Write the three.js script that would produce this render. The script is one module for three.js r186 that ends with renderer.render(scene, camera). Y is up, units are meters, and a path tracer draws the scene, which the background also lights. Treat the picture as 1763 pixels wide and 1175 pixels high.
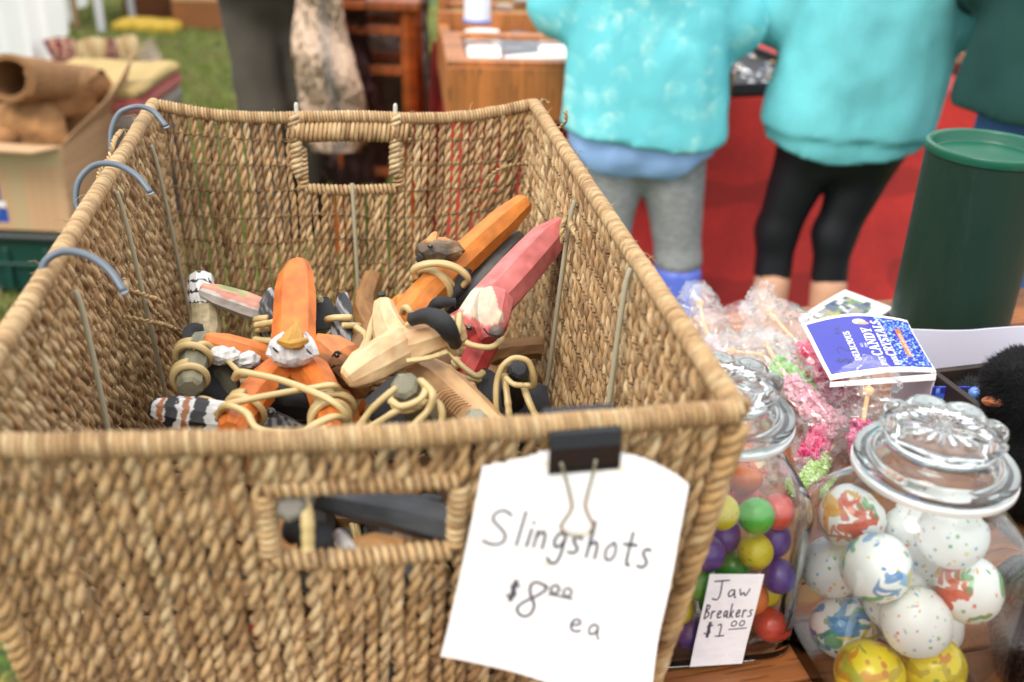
import * as THREE from 'three';
import { mergeGeometries, mergeVertices } from 'three/addons/utils/BufferGeometryUtils.js';
import { RoundedBoxGeometry } from 'three/addons/geometries/RoundedBoxGeometry.js';

// ------------------------------------------------------------------ camera, sky, sun, exposure
const EYE = new THREE.Vector3(0, 1.33, 0), PITCH = 0.45843, ROLL = 0.04002, FOCAL = 1820.97, PW = 1763, PH = 1175;
const scene = new THREE.Scene();
const camera = new THREE.PerspectiveCamera(2 * Math.atan(PH / 2 / FOCAL) * 180 / Math.PI, PW / PH, 0.02, 80);
const V = (x, y, z) => new THREE.Vector3(x, y, z);
const fwd = V(0, -Math.sin(PITCH), -Math.cos(PITCH)), up0 = V(0, Math.cos(PITCH), -Math.sin(PITCH)), rt0 = V(1, 0, 0);
const camR = rt0.clone().multiplyScalar(Math.cos(ROLL)).addScaledVector(up0, Math.sin(ROLL));
const camU = up0.clone().multiplyScalar(Math.cos(ROLL)).addScaledVector(rt0, -Math.sin(ROLL));
camera.position.copy(EYE);
camera.quaternion.setFromRotationMatrix(new THREE.Matrix4().makeBasis(camR, camU, fwd.clone().negate()));
camera.updateMatrixWorld();
camera.focus = 0.88;
camera.userData.fStop = camera.getFocalLength() / 7.6;       // a 7.6 mm wide aperture
scene.add(camera);

const SKYW = 128, SKYH = 64, skyData = new Float32Array(SKYW * SKYH * 4);
for (let y = 0; y < SKYH; y++) for (let x = 0; x < SKYW; x++) {          // bright even overcast, a little brighter overhead
  const el = ((y + 0.5) / SKYH - 0.5) * Math.PI, b = el > 0 ? 0.62 + 0.42 * Math.sin(el) : 0.3, o = (y * SKYW + x) * 4;
  skyData[o] = b * 0.985; skyData[o + 1] = b; skyData[o + 2] = b * 1.03; skyData[o + 3] = 1;
}
const sky = new THREE.DataTexture(skyData, SKYW, SKYH, THREE.RGBAFormat, THREE.FloatType);
sky.mapping = THREE.EquirectangularReflectionMapping; sky.magFilter = THREE.LinearFilter; sky.needsUpdate = true;
scene.background = sky; scene.environment = sky;
const sun = new THREE.DirectionalLight(0xfff3e2, 1.05);
sun.position.set(-2.2, 6, 2.6); sun.target.position.set(0, 0.8, -1); sun.castShadow = true;
sun.shadow.radius = 45; sun.shadow.mapSize.set(2048, 2048);
Object.assign(sun.shadow.camera, { left: -5, right: 5, top: 5, bottom: -6, near: 0.5, far: 20 });
scene.add(sun, sun.target);
const renderer = new THREE.WebGLRenderer({ antialias: true });
renderer.shadowMap.enabled = true;
renderer.toneMapping = THREE.LinearToneMapping;
renderer.toneMappingExposure = 2.3;

// ------------------------------------------------------------------ helpers
let seed = 7;
const rnd = () => { seed = (seed + 0x6d2b79f5) | 0; let t = Math.imul(seed ^ (seed >>> 15), 1 | seed); t = (t + Math.imul(t ^ (t >>> 7), 61 | t)) ^ t; return ((t ^ (t >>> 14)) >>> 0) / 4294967296; };
const rr = (a, b) => a + (b - a) * rnd();
const pick = (a) => a[Math.floor(rnd() * a.length)];
const lerp = (a, b, t) => a + (b - a) * t;
const clamp = (x, a = 0, b = 1) => Math.min(b, Math.max(a, x));
const smooth = (a, b, x) => { const t = clamp((x - a) / (b - a)); return t * t * (3 - 2 * t); };
const ray = (px, py) => fwd.clone().addScaledVector(camR, (px - PW / 2) / FOCAL).addScaledVector(camU, -(py - PH / 2) / FOCAL);
const at = (px, py, d) => EYE.clone().addScaledVector(ray(px, py), d);
const onY = (px, py, Y) => { const r = ray(px, py); return EYE.clone().addScaledVector(r, (Y - EYE.y) / r.y); };
const onZ = (px, py, Z) => { const r = ray(px, py); return EYE.clone().addScaledVector(r, Z / r.z); };
const onPlane = (px, py, p, n) => { const r = ray(px, py); return EYE.clone().addScaledVector(r, p.clone().sub(EYE).dot(n) / r.dot(n)); };
const H = (x, y, z) => { let h = Math.imul(x | 0, 374761393) ^ Math.imul(y | 0, 668265263) ^ Math.imul(z | 0, 2147483647 - 1442695041); h = Math.imul(h ^ (h >>> 13), 1274126177); return ((h ^ (h >>> 16)) >>> 0) / 4294967296; };
function noise3(x, y, z) {
  const X = Math.floor(x), Y = Math.floor(y), Z = Math.floor(z), f = (t) => t * t * (3 - 2 * t), u = f(x - X), v = f(y - Y), w = f(z - Z);
  const l = (i, j) => lerp(H(X + i, Y + j, Z), H(X + i, Y + j, Z + 1), w);
  return lerp(lerp(l(0, 0), l(0, 1), v), lerp(l(1, 0), l(1, 1), v), u);
}
const fbm = (x, y, z = 0, n = 4) => { let s = 0, a = 0.5; for (let i = 0; i < n; i++) { s += a * noise3(x, y, z + i * 17); x *= 2; y *= 2; z *= 2; a /= 2; } return s / (1 - Math.pow(0.5, n)); };
const C = (h) => new THREE.Color(h);
const mixC = (a, b, t) => a.clone().lerp(b, clamp(t));

// names, labels
const used = new Map();
const numbered = (n) => { const k = used.get(n) || 0; used.set(n, k + 1); return k ? n + '_' + String(k).padStart(3, '0') : n; };
function tag(o, label, category, group, kind) {
  o.userData = { label };
  if (category) o.userData.category = category;
  if (group) o.userData.group = group;
  if (kind) o.userData.kind = kind;
  return o;
}
function lit(o) { o.traverse((c) => { if (c.isMesh) { c.castShadow = true; c.receiveShadow = true; } }); return o; }
function thing(name, label, category, pos = V(0, 0, 0), group) {
  const g = new THREE.Group(); g.name = numbered(name); g.position.copy(pos); scene.add(g);
  return tag(g, label, category, group);
}
// a mesh whose geometry is given in world space, put under a thing or a part
function part(parent, name, geo, mat, label) {
  const root = parent.isScene ? null : parent;
  const m = new THREE.Mesh(geo, mat); m.name = root ? name : numbered(name);
  if (root) { let o = root; const p = V(0, 0, 0); while (o && !o.isScene) { p.add(o.position); o = o.parent; } geo.translate(-p.x, -p.y, -p.z); }
  m.castShadow = m.receiveShadow = true;
  if (label) m.userData.label = label;
  parent.add(m); return m;
}
function struct(name, geo, mat, label) { const m = part(scene, name, geo, mat); m.userData = { kind: 'structure', label: label || undefined }; return m; }
const merged = (list) => mergeGeometries(list.map((g) => { const k = g.index ? g.toNonIndexed() : g; for (const n of Object.keys(k.attributes)) if (!['position', 'normal', 'uv', 'color'].includes(n)) k.deleteAttribute(n); return k; }), false);
const tint = (g, c) => { const n = g.attributes.position.count, a = new Float32Array(n * 3); for (let i = 0; i < n; i++) { a[3 * i] = c.r; a[3 * i + 1] = c.g; a[3 * i + 2] = c.b; } g.setAttribute('color', new THREE.BufferAttribute(a, 3)); return g; };
const tintBy = (g, f) => { const p = g.attributes.position, a = new Float32Array(p.count * 3); for (let i = 0; i < p.count; i++) { const c = f(p.getX(i), p.getY(i), p.getZ(i), i); a[3 * i] = c.r; a[3 * i + 1] = c.g; a[3 * i + 2] = c.b; } g.setAttribute('color', new THREE.BufferAttribute(a, 3)); return g; };
const frameM = (o, x, y, z) => new THREE.Matrix4().makeBasis(x, y, z).setPosition(o);
function box(o, ex, ey, ez, sx, sy, sz, r = 0.003, seg = 2) {         // a bevelled box centred at o with axes ex, ey, ez
  const g = new RoundedBoxGeometry(sx, sy, sz, seg, Math.min(r, sx / 2.01, sy / 2.01, sz / 2.01));
  const p = g.attributes.position, n = g.attributes.normal, uv = g.attributes.uv;     // uv in metres, along the two axes across the face
  for (let i = 0; i < p.count; i++) {
    const ax = Math.abs(n.getX(i)), ay = Math.abs(n.getY(i)), az = Math.abs(n.getZ(i));
    if (ax > ay && ax > az) uv.setXY(i, p.getZ(i), p.getY(i)); else if (ay > az) uv.setXY(i, p.getX(i), p.getZ(i)); else uv.setXY(i, p.getX(i), p.getY(i));
  }
  g.applyMatrix4(frameM(o, ex, ey, ez)); return g;
}
const EX = V(1, 0, 0), EY = V(0, 1, 0), EZ = V(0, 0, 1);
const abox = (x, y, z, sx, sy, sz, r) => box(V(x, y, z), EX, EY, EZ, sx, sy, sz, r);
function bar(a, b, w, h, r = 0.002, side = EY) {                      // a bevelled bar from a to b
  const d = b.clone().sub(a), L = d.length(); d.normalize();
  let s = side.clone().addScaledVector(d, -side.dot(d)); if (s.lengthSq() < 1e-6) s = V(1, 0, 0).addScaledVector(d, -d.x); s.normalize();
  return box(a.clone().add(b).multiplyScalar(0.5), d.clone(), s, d.clone().cross(s), L, w, h, r);
}
// sweep a round section along centres; r is a number or f(i); colour is a Color or f(i, j)
function sweep(P, r, k = 6, col, opt = {}) {
  const n = P.length, pos = [], uv = [], cols = [], idx = [];
  const T = P.map((p, i) => P[Math.min(n - 1, i + 1)].clone().sub(P[Math.max(0, i - 1)]).normalize());
  let N = opt.up ? opt.up.clone() : Math.abs(T[0].y) < 0.9 ? V(0, 1, 0) : V(1, 0, 0);
  let L = 0; const fx = opt.flat || 1;
  for (let i = 0; i < n; i++) {
    N = N.clone().addScaledVector(T[i], -N.dot(T[i])).normalize();
    const B = T[i].clone().cross(N), R = typeof r === 'function' ? r(i, i / (n - 1)) : r;
    if (i) L += P[i].distanceTo(P[i - 1]);
    for (let j = 0; j <= k; j++) {
      const a = (j / k) * Math.PI * 2, c = Math.cos(a) * R * fx, s = Math.sin(a) * R;
      pos.push(P[i].x + N.x * c + B.x * s, P[i].y + N.y * c + B.y * s, P[i].z + N.z * c + B.z * s);
      uv.push(j / k, L * (opt.vs || 30));
      if (col) { const q = typeof col === 'function' ? col(i, j, i / (n - 1)) : col; cols.push(q.r, q.g, q.b); }
      if (i && j) { const a0 = (i - 1) * (k + 1) + j - 1, b0 = a0 + k + 1; idx.push(a0, a0 + 1, b0, a0 + 1, b0 + 1, b0); }
    }
  }
  if (opt.cap !== false) for (const e of [0, n - 1]) {
    const c = pos.length / 3; pos.push(P[e].x, P[e].y, P[e].z); uv.push(0.5, 0.5); if (col) { const q = typeof col === 'function' ? col(e, 0, e ? 1 : 0) : col; cols.push(q.r, q.g, q.b); }
    for (let j = 0; j < k; j++) { const a = e * (k + 1) + j; e ? idx.push(c, a, a + 1) : idx.push(c, a + 1, a); }
  }
  const g = new THREE.BufferGeometry();
  g.setAttribute('position', new THREE.Float32BufferAttribute(pos, 3)); g.setAttribute('uv', new THREE.Float32BufferAttribute(uv, 2));
  if (col) g.setAttribute('color', new THREE.Float32BufferAttribute(cols, 3));
  g.setIndex(idx);
  // faces wind outwards for N, B, T right-handed
  g.computeVertexNormals();
  const q = g.attributes.normal, ar = q.array;
  for (let i = 0; i < n; i++) { const a = i * (k + 1) * 3, b = a + k * 3; const x = ar[a] + ar[b], y = ar[a + 1] + ar[b + 1], z = ar[a + 2] + ar[b + 2], l = Math.hypot(x, y, z) || 1; for (const o of [a, b]) { ar[o] = x / l; ar[o + 1] = y / l; ar[o + 2] = z / l; } }
  return g;
}
const curve = (pts, n = 40, closed = false) => new THREE.CatmullRomCurve3(pts, closed, 'centripetal').getPoints(n);
const tube = (pts, r, n = 40, k = 8, col, opt) => sweep(curve(pts, n), r, k, col, opt);
// a rope of several plies twisted about a path
function rope(P, o, col) {
  const { ra, rp, pitch, plies = 2, phase = 0, k = 5, N, T } = o, out = [];
  let len = [0]; for (let i = 1; i < P.length; i++) len.push(len[i - 1] + P[i].distanceTo(P[i - 1]));
  const L = len[len.length - 1], n = Math.max(4, Math.round(L / pitch * (o.per || 8)));
  for (let q = 0; q < plies; q++) {
    const c = []; let j = 0;
    for (let i = 0; i <= n; i++) {
      const s = L * i / n; while (j < P.length - 2 && len[j + 1] < s) j++;
      const t = (s - len[j]) / Math.max(1e-9, len[j + 1] - len[j]), a = phase + q * 2 * Math.PI / plies + 2 * Math.PI * s / pitch * (o.hand || 1);
      const e = typeof ra === 'function' ? ra(i / n) : ra;
      c.push(P[j].clone().lerp(P[j + 1], t).addScaledVector(T, Math.cos(a) * e).addScaledVector(N, Math.sin(a) * e));
    }
    const j0 = rnd() * 100;
    out.push(sweep(c, (i) => rp * (0.86 + 0.3 * noise3(i * 0.35 + j0, q * 9, 0)), k, col ? (i, jj) => col(i / n, q, i, j0) : undefined, { cap: true, vs: 40 }));
  }
  return out.length > 1 ? mergeGeometries(out) : out[0];
}
// signed-distance mesher (surface nets)
function sdfMesh(f, lo, hi, h) {
  const nx = Math.ceil((hi.x - lo.x) / h) + 1, ny = Math.ceil((hi.y - lo.y) / h) + 1, nz = Math.ceil((hi.z - lo.z) / h) + 1;
  const v = new Float32Array(nx * ny * nz), id = new Int32Array(nx * ny * nz).fill(-1), I = (x, y, z) => x + nx * (y + ny * z);
  for (let z = 0; z < nz; z++) for (let y = 0; y < ny; y++) for (let x = 0; x < nx; x++) v[I(x, y, z)] = f(lo.x + x * h, lo.y + y * h, lo.z + z * h);
  const pos = [], idx = [];
  for (let z = 0; z < nz - 1; z++) for (let y = 0; y < ny - 1; y++) for (let x = 0; x < nx - 1; x++) {
    let c = 0, sx = 0, sy = 0, sz = 0;
    const e = (x0, y0, z0, x1, y1, z1) => { const a = v[I(x + x0, y + y0, z + z0)], b = v[I(x + x1, y + y1, z + z1)]; if ((a < 0) !== (b < 0)) { const t = a / (a - b); c++; sx += x0 + (x1 - x0) * t; sy += y0 + (y1 - y0) * t; sz += z0 + (z1 - z0) * t; } };
    for (let a = 0; a < 2; a++) for (let b = 0; b < 2; b++) { e(0, a, b, 1, a, b); e(a, 0, b, a, 1, b); e(a, b, 0, a, b, 1); }
    if (c) { id[I(x, y, z)] = pos.length / 3; pos.push(lo.x + (x + sx / c) * h, lo.y + (y + sy / c) * h, lo.z + (z + sz / c) * h); }
  }
  const quad = (a, b, c, d, flip) => { if (a < 0 || b < 0 || c < 0 || d < 0) return; flip ? idx.push(a, c, b, a, d, c) : idx.push(a, b, c, a, c, d); };
  for (let z = 1; z < nz - 1; z++) for (let y = 1; y < ny - 1; y++) for (let x = 1; x < nx - 1; x++) {
    const s = v[I(x, y, z)] < 0;
    if (s !== v[I(x + 1, y, z)] < 0) quad(id[I(x, y - 1, z - 1)], id[I(x, y, z - 1)], id[I(x, y, z)], id[I(x, y - 1, z)], !s);
    if (s !== v[I(x, y + 1, z)] < 0) quad(id[I(x - 1, y, z - 1)], id[I(x - 1, y, z)], id[I(x, y, z)], id[I(x, y, z - 1)], !s);
    if (s !== v[I(x, y, z + 1)] < 0) quad(id[I(x - 1, y - 1, z)], id[I(x, y - 1, z)], id[I(x, y, z)], id[I(x - 1, y, z)], !s);
  }
  const g = new THREE.BufferGeometry(); g.setAttribute('position', new THREE.Float32BufferAttribute(pos, 3)); g.setIndex(idx); g.computeVertexNormals();
  const uv = []; for (let i = 0; i < pos.length; i += 3) uv.push(pos[i], pos[i + 1]);
  g.setAttribute('uv', new THREE.Float32BufferAttribute(uv, 2)); return g;
}
const capsule = (a, b, ra, rb) => { const dx = b.x - a.x, dy = b.y - a.y, dz = b.z - a.z, L = dx * dx + dy * dy + dz * dz || 1e-9; return (x, y, z) => { const t = clamp(((x - a.x) * dx + (y - a.y) * dy + (z - a.z) * dz) / L); return Math.hypot(x - a.x - dx * t, y - a.y - dy * t, z - a.z - dz * t) - (ra + (rb - ra) * t); }; };
const ellip = (c, rx, ry, rz) => (x, y, z) => (Math.hypot((x - c.x) / rx, (y - c.y) / ry, (z - c.z) / rz) - 1) * Math.min(rx, ry, rz);
const smin = (a, b, k) => { const h = Math.max(k - Math.abs(a - b), 0) / k; return Math.min(a, b) - h * h * k / 4; };
const blend = (fs, k) => (x, y, z) => { let d = 1e3; for (const f of fs) d = smin(d, f(x, y, z), k); return d; };

// ------------------------------------------------------------------ textures and materials
function dataTex(w, h, f, srgb = true) {
  const d = new Uint8Array(w * h * 4);
  for (let y = 0; y < h; y++) for (let x = 0; x < w; x++) { const c = f(x / w, y / h, x, y), o = (y * w + x) * 4; d[o] = clamp(c[0], 0, 255); d[o + 1] = clamp(c[1], 0, 255); d[o + 2] = clamp(c[2], 0, 255); d[o + 3] = 255; }
  const t = new THREE.DataTexture(d, w, h, THREE.RGBAFormat); t.wrapS = t.wrapT = THREE.RepeatWrapping; t.magFilter = THREE.LinearFilter; t.minFilter = THREE.LinearMipmapLinearFilter;
  if (srgb) t.colorSpace = THREE.SRGBColorSpace; t.needsUpdate = true; return t;
}
function canvasTex(w, h, draw) { const c = document.createElement('canvas'); c.width = w; c.height = h; draw(c.getContext('2d'), w, h); const t = new THREE.CanvasTexture(c); t.colorSpace = THREE.SRGBColorSpace; t.wrapS = t.wrapT = THREE.RepeatWrapping; return t; }
const rep = (t, u, v) => { const c = t.clone(); c.repeat.set(u, v); c.needsUpdate = true; return c; };
// periodic noise on a lattice px by py
const pn = (u, v, px, py, s) => { const x = u * px, y = v * py, X = Math.floor(x), Y = Math.floor(y), f = (t) => t * t * (3 - 2 * t), m = (a, b) => ((a % b) + b) % b, g = (i, j) => H(m(X + i, px), m(Y + j, py), s); return lerp(lerp(g(0, 0), g(1, 0), f(x - X)), lerp(g(0, 1), g(1, 1), f(x - X)), f(y - Y)); };
const grey = (f) => (u, v) => { const g = f(u, v) * 255; return [g, g, g]; };
const fibreT = dataTex(64, 256, grey((u, v) => 0.7 + 0.16 * pn(u, v, 24, 4, 1) + 0.14 * pn(u, v, 40, 10, 2)));
const fibreB = dataTex(64, 256, grey((u, v) => 0.5 * pn(u, v, 20, 3, 3) + 0.5 * pn(u, v, 44, 8, 4)), false);
const grainT = dataTex(128, 256, grey((u, v) => 0.72 + 0.17 * pn(u, v, 26, 4, 5) + 0.11 * pn(u, v, 64, 12, 6)));
const grainB = dataTex(128, 256, grey((u, v) => 0.6 * pn(u, v, 30, 6, 7) + 0.4 * pn(u, v, 70, 20, 8)), false);
const woodT = dataTex(256, 1024, (u, v) => { const w = pn(u, v, 3, 4, 9) * 0.5 + pn(u, v, 14, 3, 10) * 0.35 + pn(u, v, 60, 8, 11) * 0.3, k = 0.55 + 0.6 * (w - 0.5), d = pn(u, v, 90, 16, 12) > 0.8 ? 0.78 : 1; return [186 * k * d + 62 * d, 120 * k * d + 50 * d, 66 * k * d + 34 * d]; });
const woodGrey = dataTex(256, 1024, grey((u, v) => { const w = pn(u, v, 3, 4, 9) * 0.4 + pn(u, v, 14, 3, 10) * 0.35 + pn(u, v, 60, 8, 11) * 0.25; return (0.6 + 0.4 * w) * (pn(u, v, 90, 16, 12) > 0.82 ? 0.75 : 1); }));
const clothB = dataTex(128, 128, grey((u, v) => 0.5 + 0.25 * Math.sin(u * 2 * Math.PI * 32) + 0.25 * Math.sin(v * 2 * Math.PI * 32)), false);
const mottleT = dataTex(256, 256, grey((u, v) => 0.8 + 0.12 * pn(u, v, 6, 6, 13) + 0.08 * pn(u, v, 50, 50, 14)));
const roughT = dataTex(256, 256, grey((u, v) => 0.5 + 0.3 * pn(u, v, 5, 5, 15) + 0.2 * pn(u, v, 40, 40, 16)), false);
function std(color, roughness = 0.7, o = {}) { return new THREE.MeshStandardMaterial({ color: typeof color === 'string' ? C(color) : color, roughness, ...o }); }
function phys(color, roughness, o = {}) { return new THREE.MeshPhysicalMaterial({ color: typeof color === 'string' ? C(color) : color, roughness, ...o }); }
const M = {
  straw: std('#ffffff', 0.72, { vertexColors: true, map: fibreT, bumpMap: fibreB, bumpScale: 0.0006 }),
  rod: std('#a29c84', 0.5),
  carved: std('#ffffff', 0.55, { vertexColors: true, map: grainT, bumpMap: grainB, bumpScale: 0.0005 }),
  painted: std('#ffffff', 0.5, { vertexColors: true }),
  latex: phys('#cdb47c', 0.42, { map: rep(mottleT, 2, 0.3), clearcoat: 0.15, clearcoatRoughness: 0.4 }),
  pouch: std('#15161a', 0.5, { bumpMap: rep(roughT, 20, 20), bumpScale: 0.0004 }),
  hook: std('#59636d', 0.35, { metalness: 0.15 }),
  glass: phys('#fafcfb', 0.02, { transmission: 1, thickness: 0, ior: 1.5, specularIntensity: 1 }),
  solidGlass: phys('#f3f7f6', 0.01, { transmission: 1, thickness: 0.01, ior: 1.48 }),
  lidGlass: phys('#e6ebeb', 0.04, { transmission: 0.86, thickness: 0, ior: 1.55 }),
  film: phys('#ffffff', 0.07, { transmission: 0.97, thickness: 0, ior: 1.6 }),
  tableWood: std('#ffffff', 0.5, { map: rep(woodT, 5, 1.1), bumpMap: rep(woodGrey, 5, 1.1), bumpScale: 0.0008, color: C('#c2aa98') }),
  skin: std('#d9a184', 0.55),
  vc: std('#ffffff', 0.7, { vertexColors: true }),
};

// ------------------------------------------------------------------ ground, tent wall, tables
const grassT = dataTex(512, 512, (u, v) => { const a = pn(u, v, 6, 6, 20), b = pn(u, v, 40, 40, 21), c = pn(u, v, 160, 160, 22), k = 0.55 + 0.5 * b * c + 0.35 * c; const dry = smooth(0.55, 0.9, a * 0.6 + b * 0.4); return [lerp(84, 140, dry) * k, lerp(112, 124, dry) * k, lerp(32, 66, dry) * k]; });
{
  const g = new THREE.PlaneGeometry(120, 120, 1, 1); g.rotateX(-Math.PI / 2); g.translate(0, 0, -30);
  const p = g.attributes.position, uv = g.attributes.uv; for (let i = 0; i < p.count; i++) uv.setXY(i, p.getX(i) / 1.3, p.getZ(i) / 1.3);
  struct('ground', g, std('#ccd0b4', 0.95, { map: grassT, bumpMap: grassT, bumpScale: 0.02 }), 'mown green grass of the fairground');
}
{ // grass blades where the ground shows
  const bl = new THREE.BufferGeometry();
  bl.setAttribute('position', new THREE.Float32BufferAttribute([-0.003, 0, 0, 0.003, 0, 0, 0.0025, 0.5, 0.12, -0.0025, 0.5, 0.12, 0, 1, 0.42], 3));
  bl.setIndex([0, 1, 2, 0, 2, 3, 3, 2, 4]); bl.computeVertexNormals();
  const N = 120000, im = new THREE.InstancedMesh(bl, phys('#ffffff', 0.75, { transmission: 0.3 }), N), o = new THREE.Object3D();
  const cs = ['#7b8c34', '#94a446', '#66762a', '#a2a454', '#b0a266', '#88983c'].map(C);
  for (let i = 0; i < N; i++) {
    const z = -2.3 - 6.2 * Math.pow(rnd(), 0.9), w = 0.30 - z * 0.42, x = z * 0.24 + rr(-1, 1) * w * 0.82;
    const cl = fbm(x * 3, z * 3, 1, 3), hgt = rr(0.018, 0.045) * (0.6 + cl);
    o.position.set(x, -0.002, z); o.rotation.set(rr(-0.3, 0.3), rr(0, 6.28), rr(-0.3, 0.3)); o.scale.set(1.1, hgt, hgt * 1.2); o.updateMatrix(); im.setMatrixAt(i, o.matrix);
    im.setColorAt(i, mixC(pick(cs), C('#9a8f58'), smooth(0.5, 0.75, fbm(x * 5, z * 5, 7, 3)) * 0.6));
  }
  im.name = 'grass'; im.receiveShadow = im.castShadow = true; tag(im, 'short green grass blades on the fairground lawn', null, null, 'stuff'); scene.add(im);
}
{ // white tent wall at the far left, hanging in folds to the ground
  const a = V(-2.28, 0, -4.6), b = V(-3.12, 0, -7.6), d = b.clone().sub(a), L = d.length(), dir = d.clone().normalize(), nn = V(dir.z, 0, -dir.x);
  const t = thing('tent_wall', 'white canvas tent wall hanging to the grass behind the rugs', 'tent wall', a.clone());
  const nx = 90, ny = 16, grid = (off) => { const g = new THREE.PlaneGeometry(1, 1, nx, ny), p = g.attributes.position; for (let i = 0; i < p.count; i++) { const u = (p.getX(i) + 0.5) * (L + 1.6), y = (p.getY(i) + 0.5) * 2.2; const q = a.clone().addScaledVector(dir, u - 1.2).addScaledVector(nn, off + 0.035 * Math.sin(u * 9 + Math.sin(u * 3)) * (0.3 + 0.7 * (1 - y / 2.2)) + 0.02 * noise3(u * 6, y * 3, 2)); p.setXYZ(i, q.x, 0.01 + y, q.z); } g.computeVertexNormals(); return g; };
  part(t, 'canvas', grid(0), phys('#f4f4f2', 0.8, { transmission: 0.35 }));
  part(t, 'hem', sweep(Array.from({ length: 60 }, (_, i) => { const u = (i / 59) * (L + 1.4) - 1.2 + 0.02; return a.clone().addScaledVector(dir, u).addScaledVector(nn, 0.02 + 0.03 * Math.sin((u + 1.2) * 9)).setY(0.02); }), 0.014, 6), std('#e6e4de', 0.8));
}
for (const [x0, y0, x1, y1, r, lab] of [[32, -120, 53, 98, 0.02, 'bare wooden tent pole nearest the burlap rolls'], [114, -120, 133, 55, 0.02, 'wooden tent pole on bright grass beside the white chair leg']]) {
  const b = onY(x1, y1, 0), t = thing('tent_pole', lab, 'pole', b);
  part(t, 'shaft', sweep([b.clone(), b.clone().setY(0.6), b.clone().add(V(0.015, 1.2, 0)), b.clone().add(V(0.02, 2.2, 0))], (i) => r * (1 - 0.05 * i), 12, null, { vs: 2 }), std('#b89468', 0.7, { map: woodGrey }));
  part(t, 'ground_spike', sweep([b.clone().setY(-0.05), b.clone().setY(0.05)], 0.008, 8), std('#777777', 0.4, { metalness: 0.8 }));
}
// the stall's own table: planks turned a little to the left of the lens
const TA = 0.279, e1 = V(Math.cos(TA), 0, -Math.sin(TA)), e2 = V(-Math.sin(TA), 0, -Math.cos(TA));
{
  const T0 = V(-0.277, 0.8, -0.45), back = V(0.365, 0.8, -1.207).sub(T0).dot(e2), t = thing('market_table', 'brown wooden plank table carrying the basket and the candy jars', 'table', V(0.1, 0, -0.7));
  const P = (a, b, y) => T0.clone().addScaledVector(e1, a).addScaledVector(e2, b).setY(y), f0 = -0.32, nPl = 9, plank = (back - f0) / nPl;
  for (let i = 0; i < nPl; i++) {
    const c = P(0.72, f0 + (i + 0.5) * plank, 0.8 - 0.0125), g = box(c, e1, EY, e2.clone().negate(), 1.44, 0.025, plank - 0.0022, 0.002, 2), uv = g.attributes.uv;
    for (let k = 0; k < uv.count; k++) { const a = uv.getX(k), b = uv.getY(k); uv.setXY(k, b * 1.0 + i * 0.37, a + i * 0.71); }
    part(t, 'plank', g, M.tableWood);
  }
  for (const b of [f0 + 0.03, back - 0.03]) part(t, 'apron', bar(P(0.05, b, 0.735), P(1.39, b, 0.735), 0.08, 0.02, 0.002), M.tableWood);
  for (const [a, b] of [[0.05, f0 + 0.05], [1.39, f0 + 0.05], [0.05, back - 0.05], [1.39, back - 0.05]]) part(t, 'leg', bar(P(a, b, 0), P(a, b, 0.774), 0.05, 0.05, 0.004, e1), M.tableWood);
}

// ------------------------------------------------------------------ the seagrass basket
const strandList = [];
const strawC = ['#d9b482', '#cca46e', '#b58d5c', '#e4c998', '#a27a4e', '#d2aa78', '#dcb986'].map(C);
const rope0 = (base, dark = 0) => (t, q, i, j0) => { const n = noise3(i * 0.16 + j0, q * 7, 3), m = noise3(i * 0.8 + j0, q * 5, 8); return mixC(mixC(base, C('#ecd6ac'), 0.55 * smooth(0.5, 1, m)), C('#7a5530'), dark + 0.7 * smooth(0.55, 0.95, n)); };
const K = { FL: V(-0.2625, 1.061, -0.4086), FR: V(0.1174, 1.061, -0.4709), BL: V(-0.3667, 1.061, -1.044), BR: V(0.0132, 1.061, -1.1063), fl: V(-0.2515, 0.803, -0.4486), fr: V(0.0902, 0.803, -0.5053), bl: V(-0.3435, 0.803, -1.0096), br: V(-0.002, 0.803, -1.0663) };
const SIDES = { front: ['FL', 'FR', 'fl', 'fr', 0.004], right: ['FR', 'BR', 'fr', 'br', 0.003], back: ['BR', 'BL', 'br', 'bl', 0.017], left: ['BL', 'FL', 'bl', 'fl', 0.004] };
const side = {};
for (const [s, [A, B, a, b, sag]] of Object.entries(SIDES)) {
  const T = K[B].clone().sub(K[A]).normalize(), D = K[a].clone().sub(K[A]), n = T.clone().cross(D).normalize();
  const mid = V(-0.125, 0.93, -0.75); if (n.dot(K[A].clone().sub(mid)) < 0) n.negate();
  side[s] = { A: K[A], B: K[B], a: K[a], b: K[b], sag, T, n, dn: D.clone().normalize() };
}
function wallP(s, u, v, off = 0) {
  const w = side[s], top = w.A.clone().lerp(w.B, u), bot = w.a.clone().lerp(w.b, u);
  top.y -= w.sag * 4 * u * (1 - u) + (s === 'back' ? 0.003 * Math.sin(u * 9) : 0);
  const bow = 0.006 * Math.sin(Math.PI * u) * Math.sin(Math.PI * Math.min(1, v * 0.8 + 0.1));
  return top.lerp(bot, v).addScaledVector(w.n, off + bow);
}
function hit(s, px, py, off = 0) {
  const w = side[s], p = onPlane(px, py, w.A.clone().addScaledVector(w.n, off), w.n), v = (1.061 - p.y) / 0.258;
  const l = w.A.clone().lerp(w.a, v), r = w.B.clone().lerp(w.b, v).sub(l);
  return { p, v, u: p.clone().sub(l).dot(r) / r.lengthSq() };
}
const basket = thing('seagrass_basket', 'large rectangular woven seagrass basket full of slingshots', 'basket', V(-0.125, 0.8, -0.75));
const hb0 = hit('back', 525, 300), hb1 = hit('back', 682, 300), hf0 = hit('front', 470, 900), hf1 = hit('front', 778, 900);
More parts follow.
